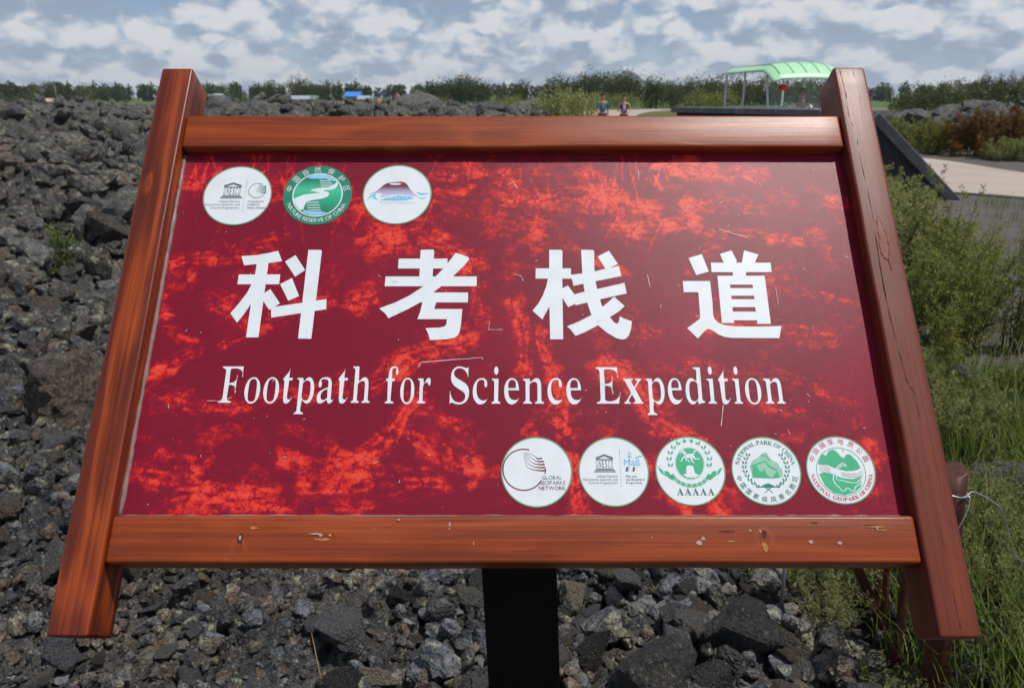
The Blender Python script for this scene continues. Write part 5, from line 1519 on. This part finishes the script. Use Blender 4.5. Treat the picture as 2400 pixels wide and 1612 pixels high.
def hand(J, E, w, elbow, side):
    """five fingers from the wrist joint index w"""
    wx, wy, wz = J[w][:3]
    d = (Vector((wx, wy, wz)) - Vector(J[elbow][:3])).normalized()
    s = Vector((side, 0, 0)); fwd = Vector((0, -1, 0)); acr = fwd - d * fwd.dot(d); acr.normalize()
    palm = len(J); p = Vector((wx, wy, wz)) + d * 0.075
    J.append((*p, 0.030, 0.018)); E.append((w, palm))
    for k, (o, L) in enumerate(((-0.030, 0.060), (-0.010, 0.078), (0.010, 0.084), (0.030, 0.075))):
        a = p + acr * (-o) + d * 0.02; b2 = a + d * L * 0.55 - s * 0.006; c2 = a + d * L * 0.95 - s * 0.028
        i = len(J); J += [(*a, 0.010, 0.010), (*b2, 0.009, 0.009), (*c2, 0.008, 0.008)]
        E += [(palm, i), (i, i + 1), (i + 1, i + 2)]
    a = Vector((wx, wy, wz)) + d * 0.04 + acr * 0.03; b2 = a + d * 0.035 + acr * 0.02
    i = len(J); J += [(*a, 0.011, 0.011), (*b2, 0.009, 0.009)]; E += [(w, i), (i, i + 1)]

def pose(kind):
    """joint positions facing -Y, standing on z = 0"""
    P = dict(pel=(0, 0, 0.93), sp=(0, -0.005, 1.13), ch=(0, 0, 1.34), nk=(0, 0.005, 1.49), hb=(0, -0.015, 1.57))
    for s, n in ((-1, 'r'), (1, 'l')):
        P['sh' + n] = (0.175 * s, 0, 1.42); P['hip' + n] = (0.095 * s, 0, 0.88)
        if kind == 'walk':
            k = s
            P['el' + n] = (0.235 * s, 0.02 + 0.05 * k, 1.14); P['wr' + n] = (0.245 * s, -0.06 + 0.09 * k, 0.90)
            P['kn' + n] = (0.10 * s, -0.06 - 0.10 * k, 0.49); P['an' + n] = (0.10 * s, 0.02 - 0.17 * k, 0.085); P['to' + n] = (0.11 * s, -0.13 - 0.17 * k, 0.035)
        elif kind == 'hold':
            P['el' + n] = (0.29 * s, 0.05, 1.17); P['wr' + n] = (0.16 * s + 0.03, -0.17, 1.06)
            P['kn' + n] = (0.10 * s, -0.04 + 0.07 * s, 0.49); P['an' + n] = (0.10 * s, 0.03 + 0.10 * s, 0.085); P['to' + n] = (0.11 * s, -0.11 + 0.10 * s, 0.035)
        else:   # sitting at a wheel
            P['el' + n] = (0.25 * s, -0.10, 1.20); P['wr' + n] = (0.17 * s, -0.34, 1.22)
            P['kn' + n] = (0.12 * s, -0.42, 0.93); P['an' + n] = (0.12 * s, -0.50, 0.52); P['to' + n] = (0.12 * s, -0.64, 0.48)
    return P

def person(loc, rz, kind, shirt, trousers, lab, group=None, h=1.70, cap=None, print_mat=None, sleeve=True):
    P = pose(kind)
    e = empty('person', loc, rz)
    k = h / 1.74; e.scale = (k, k, k)
    names = ['pel', 'sp', 'ch', 'nk', 'hb']
    rad = dict(pel=(0.135, 0.10), sp=(0.125, 0.09), ch=(0.145, 0.10), nk=(0.055, 0.055), hb=(0.066, 0.075), sh=(0.062, 0.058), el=(0.042, 0.042), wr=(0.027, 0.024), hip=(0.092, 0.09), kn=(0.060, 0.060), an=(0.042, 0.042), to=(0.042, 0.028))
    def build(keys, edges, grow=0.0, head=False, hands=False):
        J, E, ix = [], [], {}
        for n in keys:
            r0 = rad[n if n in rad else n[:-1]]
            ix[n] = len(J); J.append((*P[n], r0[0] + grow, r0[1] + grow))
        E = [(ix[a], ix[b]) for a, b in edges]
        if head:
            x, y, z = P['hb']
            i = len(J); J += [(x, y - 0.005, z + 0.08, 0.078, 0.092), (x, y, z + 0.155, 0.060, 0.072)]
            E += [(ix['hb'], i), (i, i + 1)]
            j = len(J); J += [(x, y - 0.085, z + 0.055, 0.014, 0.014), (x, y - 0.108, z + 0.045, 0.012, 0.012)]; E += [(i, j), (j, j + 1)]
            for s in (-1, 1):
                j = len(J); J += [(x + 0.082 * s, y + 0.015, z + 0.06, 0.010, 0.020)]; E += [(i, j)]
        if hands:
            for s, n in ((-1, 'r'), (1, 'l')): hand(J, E, ix['wr' + n], ix['el' + n], s)
        return J, E
    arms = [('ch', 'shr'), ('shr', 'elr'), ('elr', 'wrr'), ('ch', 'shl'), ('shl', 'ell'), ('ell', 'wrl')]
    legs = [('pel', 'hipr'), ('hipr', 'knr'), ('knr', 'anr'), ('anr', 'tor'), ('pel', 'hipl'), ('hipl', 'knl'), ('knl', 'anl'), ('anl', 'tol')]
    tor = [('pel', 'sp'), ('sp', 'ch'), ('ch', 'nk'), ('nk', 'hb')]
    allk = names + ['shr', 'elr', 'wrr', 'shl', 'ell', 'wrl', 'hipr', 'knr', 'anr', 'tor', 'hipl', 'knl', 'anl', 'tol']
    J, E = build(allk, tor + arms + legs, 0, True, True)
    body = obj('body', skin_mesh('body', J, E), M_SKIN, e)
    J, E = build(['pel', 'sp', 'ch', 'shr', 'shl'] + (['elr', 'ell'] if sleeve else []), [('pel', 'sp'), ('sp', 'ch'), ('ch', 'shr'), ('ch', 'shl')] + ([('shr', 'elr'), ('shl', 'ell')] if sleeve else []), 0.020)
    obj('shirt', skin_mesh('shirt', J, E), shirt, e)
    J, E = build(['pel', 'hipr', 'knr', 'anr', 'hipl', 'knl', 'anl'], [('pel', 'hipr'), ('hipr', 'knr'), ('knr', 'anr'), ('pel', 'hipl'), ('hipl', 'knl'), ('knl', 'anl')], 0.016)
    obj('trousers', skin_mesh('trousers', J, E), trousers, e)
    x, y, z = P['hb']
    bm = bmesh.new(); bmesh.ops.create_icosphere(bm, subdivisions=3, radius=1.0)
    for v in bm.verts:
        c = v.co.copy()
        if c.y < -0.35 and c.z < 0.35: c.y = -0.30
        v.co = Vector((x + c.x * 0.095, y + 0.012 + c.y * 0.108, z + 0.105 + c.z * 0.115))
    bmesh.ops.delete(bm, geom=[v for v in bm.verts if v.co.z < z + 0.05 or (v.co.y < y - 0.05 and v.co.z < z + 0.14)], context='VERTS')
    obj('hair', bm_mesh('hair', bm, True), cap or M_HAIR, e)
    for s in (-1, 1):
        bm = bmesh.new(); bmesh.ops.create_icosphere(bm, subdivisions=2, radius=0.010)
        obj('eye', bm_mesh('eye', bm, True), M_HAIR, e, (x + 0.030 * s, y - 0.088, z + 0.085))
    if print_mat:
        J = [(0, -0.09, 1.05, 0.085, 0.05), (0, -0.095, 1.18, 0.095, 0.05), (0, -0.085, 1.34, 0.075, 0.05)]
        obj('shirt_print', skin_mesh('shirt_print', J, [(0, 1), (1, 2)]), print_mat, e)
    tag(e, lab, 'person', group)
    return e

def cloth(name, a, b, scale=30.0):
    m, g, bs = mk(name)
    n = g.noise(g.coord(), scale, 3, 0.6)
    g.put(bs.inputs['Base Color'], g.mix(g.ss(n, 0.4, 0.6), a, b)); g.put(bs.inputs['Roughness'], 0.85); g.put(bs.inputs['Specular IOR Level'], 0.15)
    g.put(bs.inputs['Normal'], g.bump(g.noise(g.coord(), 14, 3), 0.4, 0.02))
    return m
C_BLUE = cloth('shirt_blue_pattern', (0.035, 0.095, 0.16), (0.12, 0.24, 0.32)); C_BLACK = cloth('cloth_black', (0.010, 0.010, 0.014), (0.018, 0.016, 0.020)); C_DARK = cloth('trousers_dark', (0.020, 0.020, 0.028), (0.03, 0.03, 0.04))
C_PURP = cloth('print_purple', (0.25, 0.16, 0.45), (0.55, 0.40, 0.60), 22); C_WHITE = cloth('shirt_white', (0.62, 0.64, 0.68), (0.72, 0.73, 0.75)); C_PINK = cloth('shirt_pink', (0.60, 0.30, 0.36), (0.70, 0.44, 0.50)); C_SALMON = cloth('shirt_salmon', (0.62, 0.25, 0.20), (0.70, 0.34, 0.28)); C_JEAN = cloth('trousers_blue', (0.05, 0.09, 0.18), (0.08, 0.13, 0.24))
person((3.65, 33.4, 0.045), R(8), 'walk', C_BLUE, C_DARK, 'person walking on the road in a patterned blue shirt', 'walkers on the road', 1.68)
person((4.45, 33.0, 0.045), R(-6), 'hold', C_BLACK, C_BLACK, 'person walking on the road in a black top with purple print', 'walkers on the road', 1.62, None, C_PURP, False)
for x, y, zz, sh, tr, lab in ((-9.4, 68, 0.42, C_PINK, C_JEAN, 'distant person in a pink top and blue trousers on the lava'), (-8.75, 68.5, 0.24, C_WHITE, C_DARK, 'distant person in a white top bending towards the lava'), (-10.6, 66.5, 0.10, C_SALMON, C_DARK, 'distant person in a salmon top low behind the lava rocks')):
    person((x, y, zz), R(random.uniform(-60, 60)), 'walk', sh, tr, lab, 'far visitors on the lava')
# ------------------------------------------------------------------ tour cart
M_ROOF = plain('cart_roof_green', (0.36, 0.66, 0.40), 0.42, 0.45, 0.05, 1.5); M_BODY = plain('cart_body_cream', (0.55, 0.58, 0.53), 0.35, 0.5, 0.05, 2); M_TUBE = plain('cart_tube_white', (0.60, 0.62, 0.62), 0.35, 0.5, 0.05); M_TYRE = plain('rubber', (0.02, 0.02, 0.02), 0.85, 0.2); M_SEAT = plain('seat_vinyl', (0.06, 0.07, 0.07), 0.5, 0.4); M_RED = plain('lantern_red', (0.62, 0.03, 0.035), 0.45, 0.4)
M_GLASS, g, b = mk('windscreen_glass', Base_Color=(0.86, 0.90, 0.90, 1), Roughness=0.05, IOR=1.45, Alpha=0.07)
g.put(b.inputs['Specular IOR Level'], 0.5)
cart = empty('tour_cart', (5.90, 18.5, 0.045), R(5))
tag(cart, 'open electric tour cart with a pale green roof and windscreen', 'cart')
def cpart(name, me, mat, lab=None):
    return obj(name, me, mat, cart)
# local frame: front towards -Y, x to the cart's left as seen from behind; length 3.4, width 1.5
def roof_pt(a, b2):
    z = 2.25 - 0.09 * abs(a) ** 2.2 - 0.07 * max(0.0, abs(a) - 0.78) / 0.22
    fr = max(0.0, -b2 - 0.62) / 0.38; rr = max(0.0, b2 - 0.80) / 0.20
    z -= 0.30 * fr ** 1.5 * (1 - 0.25 * abs(a) ** 3) + 0.06 * rr ** 1.8
    return (0.80 * a, 1.55 * b2 - 0.05 * fr, z)
def roof_mesh():
    nx, ny = 28, 30
    v = [roof_pt(-1 + 2 * i / nx, -1 + 2 * j / ny) for j in range(ny + 1) for i in range(nx + 1)]
    n = len(v); v += [(x, y, z - 0.035) for x, y, z in v]
    f = []
    for j in range(ny):
        for i in range(nx):
            p = j * (nx + 1) + i
            f.append((p, p + 1, p + nx + 2, p + nx + 1)); f.append((n + p, n + p + nx + 1, n + p + nx + 2, n + p + 1))
    rim = [i for i in range(nx + 1)] + [j * (nx + 1) + nx for j in range(1, ny + 1)] + [ny * (nx + 1) + i for i in range(nx - 1, -1, -1)] + [j * (nx + 1) for j in range(ny - 1, 0, -1)]
    for k in range(len(rim)):
        p, q = rim[k], rim[(k + 1) % len(rim)]
        f.append((q, p, n + p, n + q))
    return mesh('roof', v, f, True)
ROOF = cpart('roof', roof_mesh(), M_ROOF)
M_RIB = plain('cart_rib_green', (0.22, 0.46, 0.27), 0.45, 0.4, 0.05)
for a in (-0.78, -0.42, -0.08, 0.26, 0.60, 0.9):
    q = [roof_pt(a + 0.05 * max(0, b2 + 0.4), b2) for b2 in np.linspace(-0.93, 0.9, 22)]
    obj('roof_rib', tube_mesh('roof_rib', [(p[0], p[1], p[2] + 0.002) for p in q], 0.011, 6), M_RIB, ROOF)
obj('roof_edge', tube_mesh('roof_edge', [(p[0], p[1], p[2] - 0.02) for p in [roof_pt(a, -1) for a in np.linspace(-1, 1, 20)]], 0.022, 8), M_ROOF, ROOF)
cpart('body', box_mesh('body', (-0.74, -1.45, 0.32), (0.74, 1.5, 0.62), 0.06, 3, smooth=False), M_BODY)
cpart('nose', box_mesh('nose', (-0.72, -1.75, 0.40), (0.72, -1.12, 1.08), 0.12, 4), M_BODY)
cpart('dashboard', box_mesh('dashboard', (-0.68, -1.20, 1.08), (0.68, -0.98, 1.20), 0.03, 2), M_BODY)
for yy in (-0.30, 0.45, 1.2):
    s = cpart('seat', box_mesh('seat', (-0.66, yy - 0.25, 0.62), (0.66, yy + 0.20, 0.82), 0.04, 2), M_SEAT)
    obj('backrest', box_mesh('backrest', (-0.64, yy + 0.20, 0.85), (0.64, yy + 0.28, 1.36), 0.035, 2), M_BODY, s)
for s in (-1, 1):
    cpart('pillar', tube_mesh('pillar', [(0.70 * s, -1.30, 1.0), (0.70 * s, -1.16, 1.5), (0.70 * s, -1.00, 2.06)], 0.024, 10), M_TUBE)
    cpart('pillar', tube_mesh('pillar', [(0.70 * s, 0.30, 0.6), (0.70 * s, 0.24, 1.4), (0.68 * s, 0.28, 2.10)], 0.024, 10), M_TUBE)
    cpart('pillar', tube_mesh('pillar', [(0.70 * s, 1.42, 0.6), (0.70 * s, 1.42, 2.05)], 0.024, 10), M_TUBE)
    for yy in (-1.15, 1.0):
        w = cpart('wheel', tube_mesh('wheel', [(0.62 * s, yy, 0.26), (0.78 * s, yy, 0.26)], 0.26, 28, smooth=True), M_TYRE)
        obj('rim', tube_mesh('rim', [(0.775 * s, yy, 0.26), (0.79 * s, yy, 0.26)], 0.15, 20), M_TUBE, w)
    cpart('headlight', tube_mesh('headlight', [(0.52 * s, -1.70, 0.80), (0.52 * s, -1.765, 0.80)], [0.09, 0.085], 18), M_TUBE)
me = mesh('windscreen', [(-0.67, -1.305, 1.06), (0.67, -1.305, 1.06), (0.67, -1.02, 2.0), (-0.67, -1.02, 2.0), (-0.67, -1.297, 1.06), (0.67, -1.297, 1.06), (0.67, -1.012, 2.0), (-0.67, -1.012, 2.0)],
          [(0, 1, 2, 3), (7, 6, 5, 4), (0, 4, 5, 1), (1, 5, 6, 2), (2, 6, 7, 3), (3, 7, 4, 0)])
cpart('windscreen', me, M_GLASS)
sw = [(0.36 + 0.17 * math.cos(t), -0.86 - 0.06 * math.sin(t), 1.18 + 0.15 * math.sin(t)) for t in np.linspace(0, 2 * math.pi, 25)]
cpart('steering_wheel', tube_mesh('steering_wheel', sw, 0.014, 8, cap=False), M_TYRE)
cpart('steering_column', tube_mesh('steering_column', [(0.36, -1.05, 0.95), (0.36, -0.86, 1.18)], 0.02, 8), M_TYRE)
bm = bmesh.new(); bmesh.ops.create_uvsphere(bm, u_segments=20, v_segments=12, radius=1.0)
for v in bm.verts: v.co = Vector((v.co.x * 0.105, v.co.y * 0.06, v.co.z * 0.062))
tag(obj('red_badge', bm_mesh('red_badge', bm, True), M_RED, cart, (-0.50, -1.42, 1.74)))
# driver on the cart's left front seat
ca, sa = math.cos(R(5)), math.sin(R(5))
dx, dy = 0.36, -0.42
person((5.90 + dx * ca - dy * sa, 18.5 + dx * sa + dy * ca, 0.06), R(5), 'sit', C_WHITE, C_DARK, 'driver in a white shirt sitting behind the cart windscreen', None, 1.70, plain('hair_grey', (0.07, 0.07, 0.075), 0.6))

# ------------------------------------------------------------------ trees and shrubs farther off
def tree_meshes(seed, h, kind):
    r = random.Random(seed)
    if kind == 'round':   rx, rz, zc, cl, per, lf = h * 0.40, h * 0.46, h * 0.50, 120, 16, h * 0.042
    elif kind == 'tall':  rx, rz, zc, cl, per, lf = h * 0.25, h * 0.48, h * 0.50, 100, 16, h * 0.040
    elif kind == 'shrub': rx, rz, zc, cl, per, lf = h * 0.60, h * 0.46, h * 0.46, 80, 16, h * 0.055
    else:                 rx, rz, zc, cl, per, lf = h * 0.27, h * 0.46, h * 0.52, 90, 16, h * 0.040
    v, f = clump_crown(seed, rx, rx, rz, cl, per, lf, 0.30)
    if kind == 'cone':
        t = np.clip((v[:, 2] + rz) / (2 * rz), 0, 1); k = 1.35 * (1 - 0.80 * t); v[:, 0] *= k; v[:, 1] *= k
    v = v + np.array((0, 0, zc))
    crown = np_mesh('crown', v, f)
    V, F = [], []; n = 0
    def limb(pts, rad):
        nonlocal n
        m = tube_mesh('t', pts, rad, 6)
        V.append(np.array([tuple(p.co) for p in m.vertices])); F.append([tuple(i + n for i in p.vertices) for p in m.polygons]); n += len(m.vertices)
        bpy.data.meshes.remove(m)
    limb([(0, 0, -0.1), (0.02 * h * r.uniform(-1, 1), 0.01 * h, h * 0.3), (0.02 * h * r.uniform(-1, 1), 0, h * 0.85)], [h * 0.020, h * 0.016, h * 0.004])
    for i in range(6):
        a = r.uniform(0, 6.28); z = h * r.uniform(0.25, 0.6); L = rx * r.uniform(0.6, 0.95)
        limb([(0, 0, z), (L * 0.5 * math.cos(a), L * 0.5 * math.sin(a), z + h * 0.09), (L * math.cos(a), L * math.sin(a), z + h * 0.20)], [h * 0.010, h * 0.007, h * 0.002])
    trunk = mesh('trunk', np.concatenate(V), [q for s in F for q in s], True)
    return trunk, crown

TV = {}
for i, (k, h) in enumerate((('round', 6.0), ('round', 6.0), ('tall', 6.0), ('tall', 6.0), ('cone', 6.0), ('cone', 6.0), ('round', 6.0), ('shrub', 3.0), ('shrub', 3.0))):
    TV.setdefault(k, []).append(tree_meshes(1200 + i, h, k))
TVM = {}
def tree(x, y, h, kind, mi, var, lab, group, name='tree', z=-0.05):
    t0, c0 = TV[kind][var % len(TV[kind])]
    key = (kind, var % len(TV[kind]), mi)
    if key not in TVM:
        c = c0.copy(); c.materials.clear(); c.materials.append(mi if not isinstance(mi, int) else M_TREE[mi]); t = t0.copy(); t.materials.clear(); t.materials.append(M_BARK); TVM[key] = (t, c)
    t, c = TVM[key]
    e = empty(name, (x, y, z), random.uniform(0, 6.28))
    s = h / (3.0 if kind == 'shrub' else 6.0)
    e.scale = (s * random.uniform(0.92, 1.1), s * random.uniform(0.92, 1.1), s)
    obj('trunk', t, None, e); obj('crown', c, None, e)
    tag(e, lab, 'tree' if name == 'tree' else 'shrub', group)

def px(x, d): return (x - 1200) / 1867 * d * 1.045     # sideways metres of a far thing at distance d
def ph(y, d): return 1.6 + (228 - y) / 1867 * d * 1.045
rt = random.Random(12)
# left row along the edge of the lava
spots = [(12, 212), (45, 211), (80, 210), (110, 212), (150, 207), (185, 200), (208, 195), (232, 199), (262, 214), (288, 202), (330, 198), (352, 205), (372, 212), (300, 216),
         (492, 192), (520, 188), (548, 194), (585, 190), (622, 198), (655, 186), (688, 192), (738, 187), (755, 190), (785, 194), (806, 189)]
for i, (x, y) in enumerate(spots):
    d = rt.choice((150, 165, 200, 235, 250)) + rt.uniform(-8, 8); y += rt.choice((-5, 0, 0, 4, 9, 13))
    k = 'tall' if i % 3 == 1 else 'round'
    lab, grp = (('narrow leafy tree in the row behind the lava field', 'narrow trees behind the lava field') if k == 'tall' else ('rounded leafy tree in the row behind the lava field', 'rounded trees behind the lava field'))
    tree(px(x, d), d, ph(y, d) + 0.3, k, (1, 2, 1, 0)[i % 4], i, lab, grp)
for x, y, d in ((1020, 197, 150), (1045, 190, 150), (1075, 183, 145), (1100, 180, 142), (1118, 186, 146), (1138, 196, 150), (1000, 205, 155), (1090, 192, 150)):
    tree(px(x, d), d, ph(y, d) + 0.3, 'round', 0, int(x), 'dark tree of the dense clump standing alone behind the lava', 'dark clump of trees')
for x, y, d in ((1208, 205, 135), (1228, 191, 138), (1288, 183, 120), (1310, 182, 122)):
    tree(px(x, d), d, ph(y, d) + 0.2, 'tall', 0, int(x), 'slim dark tree in front of the green field', 'slim trees by the field')
for i, (x, y, d) in enumerate(((1345, 176, 160), (1370, 172, 162), (1395, 174, 160), (1420, 174, 163), (1442, 173, 160), (1362, 180, 156), (1455, 178, 162), (1408, 182, 155))):
    tree(px(x, d), d, ph(y, d) + 0.2, 'round', 0, i, 'broad dark tree of the grove behind the two walkers', 'grove behind the walkers')
for i, (x, y, d) in enumerate(((1497, 183, 115), (1510, 184, 116), (1540, 192, 125), (1575, 184, 105), (1600, 182, 100), (1640, 183, 95), (1668, 180, 98), (1700, 184, 92), (1735, 182, 96), (1770, 184, 92), (1805, 185, 92), (1840, 186, 95), (1870, 184, 93), (1905, 186, 95), (1620, 196, 88), (1690, 196, 86), (1755, 198, 88), (1820, 198, 86), (1880, 200, 88), (1545, 203, 100))):
    tree(px(x, d), d, ph(y, d) + 0.2, 'round', (0, 0, 1)[i % 3], i, 'dark leafy tree of the wood behind the tour cart', 'wood behind the cart')
for i in range(34):
    x = 2040 + i * 15 + rt.uniform(-6, 6); d = rt.uniform(66, 84)
    y = np.interp(x, [2030, 2080, 2150, 2200, 2260, 2330, 2420, 2600], [206, 200, 192, 174, 170, 174, 178, 172]) + rt.uniform(-4, 12)
    k = 'cone' if x > 2170 else 'round'
    tree(px(x, d), d, ph(y, d) + 0.15, k, (1, 2, 1)[i % 3], i, 'young pointed tree behind the lava ridge across the road' if k == 'cone' else 'bushy young tree behind the lava ridge across the road', 'young trees behind the ridge' if k == 'cone' else 'bushy trees behind the ridge')
# undergrowth at the feet of the tree row
for i in range(30):
    x = (10 + i * 13.5) if i < 27 else (1230 + (i - 27) * 20); d = rt.uniform(165, 185)
    if i >= 13 and i < 27: x = 480 + (i - 13) * 25
    tree(px(x, d), d, ph(222, d) + rt.uniform(-0.6, 0.5), 'shrub', M_TREE[2] if i % 2 else M_TREE[1], i, 'low leafy shrub at the foot of the trees behind the lava', 'undergrowth behind the lava', 'shrub')
# shrubs along the road
for i, (x, y, d) in enumerate(((1390, 214, 132), (1425, 216, 135), (1455, 217, 130), (1500, 211, 136), (1525, 205, 138), (1550, 207, 140), (1600, 212, 78), (1630, 213, 76), (1662, 213, 75), (1480, 220, 128), (1375, 218, 130), (1410, 220, 128), (1440, 221, 127), (1045, 222, 80), (1170, 222, 85), (1195, 222, 84), (1215, 223, 82))):
    tree(px(x, d), d, ph(y, d) + 0.1, 'shrub', M_YEL, i, 'yellow-green shrub growing on the edge of the lava', 'yellow-green shrubs', 'shrub', 0.0)
for i, (x, y, d) in enumerate(((1300, 202, 46), (1330, 200, 45), (1352, 212, 44), (1285, 214, 47))):
    tree(px(x, d), d, ph(y, d), 'shrub', M_MUG, i, 'broad green bush at the bend of the road', 'green bushes at the road bend', 'shrub', 0.0)
for x, y, h, mt, lab, grp in ((11.3, 25.3, 1.6, M_YEL, 'bright yellow-green bush by the road close to the sloping wall end', 'yellow bushes by the road'), (12.5, 24.6, 1.5, M_YEL, 'bright yellow-green bush between another yellow bush and the rust-red bush', 'yellow bushes by the road'),
                              (13.6, 23.0, 2.0, M_RUST, 'tallest rust-red bush by the far side of the road', 'rust-red bushes'), (15.2, 22.2, 1.7, M_RUST, 'lower rust-red bush beside the taller rust-red bush', 'rust-red bushes'),
                              (14.4, 20.8, 1.2, M_MUG, 'low green weed bush in front of the rust-red bush', 'green bushes by the road'), (13.1, 21.6, 0.9, M_MUG, 'low green weed bush in front of the rust-red bush', 'green bushes by the road'), (15.6, 20.0, 1.3, M_MUG, 'low green weed bush in front of the rust-red bush', 'green bushes by the road'),
                              (6.9, 42, 0.8, M_YEL, 'grassy yellow-green tuft on the road verge', 'verge tufts'), (7.6, 39.5, 0.85, M_YEL, 'grassy yellow-green tuft on the road verge', 'verge tufts'), (8.3, 37.5, 0.9, M_YEL, 'grassy yellow-green tuft on the road verge', 'verge tufts'),
                              (0.4, 40, 0.7, M_YEL, 'grassy yellow-green tuft on the road verge', 'verge tufts'), (1.0, 43, 0.7, M_YEL, 'grassy yellow-green tuft on the road verge', 'verge tufts'), (2.2, 44, 0.75, M_RUST, 'small rust-red bush on the road verge opposite the lava ridge', None)):
    key = ('fb', mt.name, int(x * 7) % 2)
    if key not in TVM: TVM[key] = tuple(m.copy() for m in DOME[int(x * 7) % 2])
    bush_thing('shrub', (x, y, 0.0), TVM[key], (M_STEM, mt), lab, 'shrub', grp, h * 0.95)

# far wood that reads as one mass
def far_wood():
    r = np.random.default_rng(5); V, F = [], []; n = 0
    base = [clump_crown(1500 + i, 1.7, 1.7, 2.4, 34, 7, 0.85, 0.3) for i in range(4)]
    X = np.concatenate([np.linspace(-230, 30, 150), np.linspace(-420, -190, 60), np.linspace(40, 330, 110)])
    for i, x in enumerate(X):
        v, f = base[i % 4]
        y = 330 + r.uniform(-14, 14); s = r.uniform(0.8, 1.1)
        V.append(v * s * np.array((1, 1, 1.45)) + np.array((x + r.normal() * 0.8, y, 3.5 * s))); F.append(f + n); n += len(v)
    tag(obj('far_wood', np_mesh('far_wood', np.concatenate(V), np.concatenate(F)), M_TREE[1]), 'distant belt of woodland along the horizon', 'woodland', kind='stuff')
    # trunks of the belt
    V, F = [], []; n = 0
    for x in X:
        t = tube_mesh('t', [(x, 326, -0.2), (x, 326, 4.0)], 0.16, 5); V += [tuple(p.co) for p in t.vertices]; F += [tuple(i + n for i in p.vertices) for p in t.polygons]; n += len(t.vertices); bpy.data.meshes.remove(t)
    tag(obj('far_trunks', mesh('far_trunks', V, F), M_BARK), 'pale trunks under the distant belt of woodland', 'woodland', kind='stuff')
far_wood()
fm = plain('field_green', (0.075, 0.13, 0.04), 0.9, 0.1, 0.15, 0.05)
tag(obj('field', mesh('field', [(-60, 150, 0.02), (70, 150, 0.02), (120, 320, 0.02), (-120, 320, 0.02)], [(0, 1, 2, 3)]), fm), kind='structure')

# ------------------------------------------------------------------ far buildings
M_WALLW = plain('wall_white', (0.40, 0.41, 0.42), 0.8, 0.2, 0.08, 0.5); M_TIN = plain('roof_tin', (0.30, 0.34, 0.38), 0.45, 0.5, 0.08, 0.6); M_BLUE = plain('roof_blue', (0.035, 0.20, 0.62), 0.5, 0.4, 0.06, 0.6); M_BRICK = plain('wall_brick', (0.34, 0.15, 0.10), 0.85, 0.2, 0.15, 1.0); M_PINKR = plain('roof_pink', (0.52, 0.30, 0.26), 0.7, 0.2, 0.1, 1.0); M_WIN = plain('window_dark', (0.03, 0.035, 0.045), 0.15, 0.5, 0.1)
def house(x, y, w, d, hw, hr, wall_m, roof_m, lab, nwin=3, rz=0.0):
    e = empty('house', (x, y, 0), rz)
    obj('wall', box_mesh('wall', (-w / 2, 0, -0.3), (w / 2, d, hw)), wall_m, e)
    v = [(-w / 2 - .2, -.3, hw + 0.01), (w / 2 + .2, -.3, hw + 0.01), (w / 2 + .2, d + .3, hw + 0.01), (-w / 2 - .2, d + .3, hw + 0.01), (-w / 2 - .2, d / 2, hw + hr), (w / 2 + .2, d / 2, hw + hr)]
    obj('roof', mesh('roof', v, [(0, 1, 5, 4), (2, 3, 4, 5), (1, 2, 5), (3, 0, 4), (3, 2, 1, 0)]), roof_m, e)
    for i in range(nwin):
        cx = -w / 2 + w * (i + 0.7) / (nwin + 0.4)
        obj('window', box_mesh('window', (cx - 0.4, -0.05, hw * 0.40), (cx + 0.4, 0.01, hw * 0.82)), M_WIN, e)
    obj('door', box_mesh('door', (w / 2 - 1.5, -0.06, -0.1), (w / 2 - 0.6, 0.015, hw * 0.82)), M_BRICK if wall_m is not M_BRICK else M_WIN, e)
    tag(e, lab, 'house')
house(px(745, 165), 165, 6.2, 5, 1.2, 0.7, M_WALLW, M_TIN, 'long low shed with a pale grey metal roof beyond the lava')
house(px(856, 175), 175, 2.9, 5, 1.75, 0.95, M_WALLW, M_BLUE, 'small house with a bright blue roof beyond the lava', 2)
house(px(882, 172), 171, 2.2, 4, 1.2, 0.7, M_WALLW, M_TIN, 'little pale hut beside the blue-roofed house', 1)
house(px(552, 178), 178, 3.6, 5, 1.6, 0.75, M_BRICK, M_TIN, 'grey-roofed brick house among the trees', 2)
house(px(577, 176), 174, 1.7, 4, 1.3, 0.5, M_WALLW, M_BLUE, 'tiny blue-roofed hut next to the grey-roofed brick house', 1)
house(px(513, 180), 180, 1.6, 4, 1.2, 0.5, M_PINKR, M_WALLW, 'tiny hut with a white roof at the edge of the trees', 1)
house(px(205, 150), 150, 2.2, 4, 0.8, 0.6, M_PINKR, M_PINKR, 'small hut with a faded pink roof behind the lava field', 1)
pole = obj('utility_pole', tube_mesh('utility_pole', [(0, 0, 0), (0, 0, 3.6)], [0.07, 0.05], 8), plain('pole_grey', (0.3, 0.3, 0.29), 0.8), None, (px(224, 150), 150, 0))
tag(pole, 'slim grey pole standing in front of the tree row', 'pole')

# ------------------------------------------------------------------ air
def haze():
    m = bpy.data.materials.new('haze_air'); m.use_nodes = True
    nt = m.node_tree; nt.nodes.clear()
    o = nt.nodes.new('ShaderNodeOutputMaterial'); v = nt.nodes.new('ShaderNodeVolumePrincipled')
    v.inputs['Color'].default_value = (0.72, 0.82, 1.0, 1); v.inputs['Density'].default_value = 0.00017; v.inputs['Anisotropy'].default_value = 0.2
    nt.links.new(v.outputs[0], o.inputs['Volume'])
    ob = obj('haze', box_mesh('haze', (-3300, -3300, -3), (3300, 3300, 98)), m)
    tag(ob, 'thin bluish air over the plain', 'haze', kind='stuff')
haze()
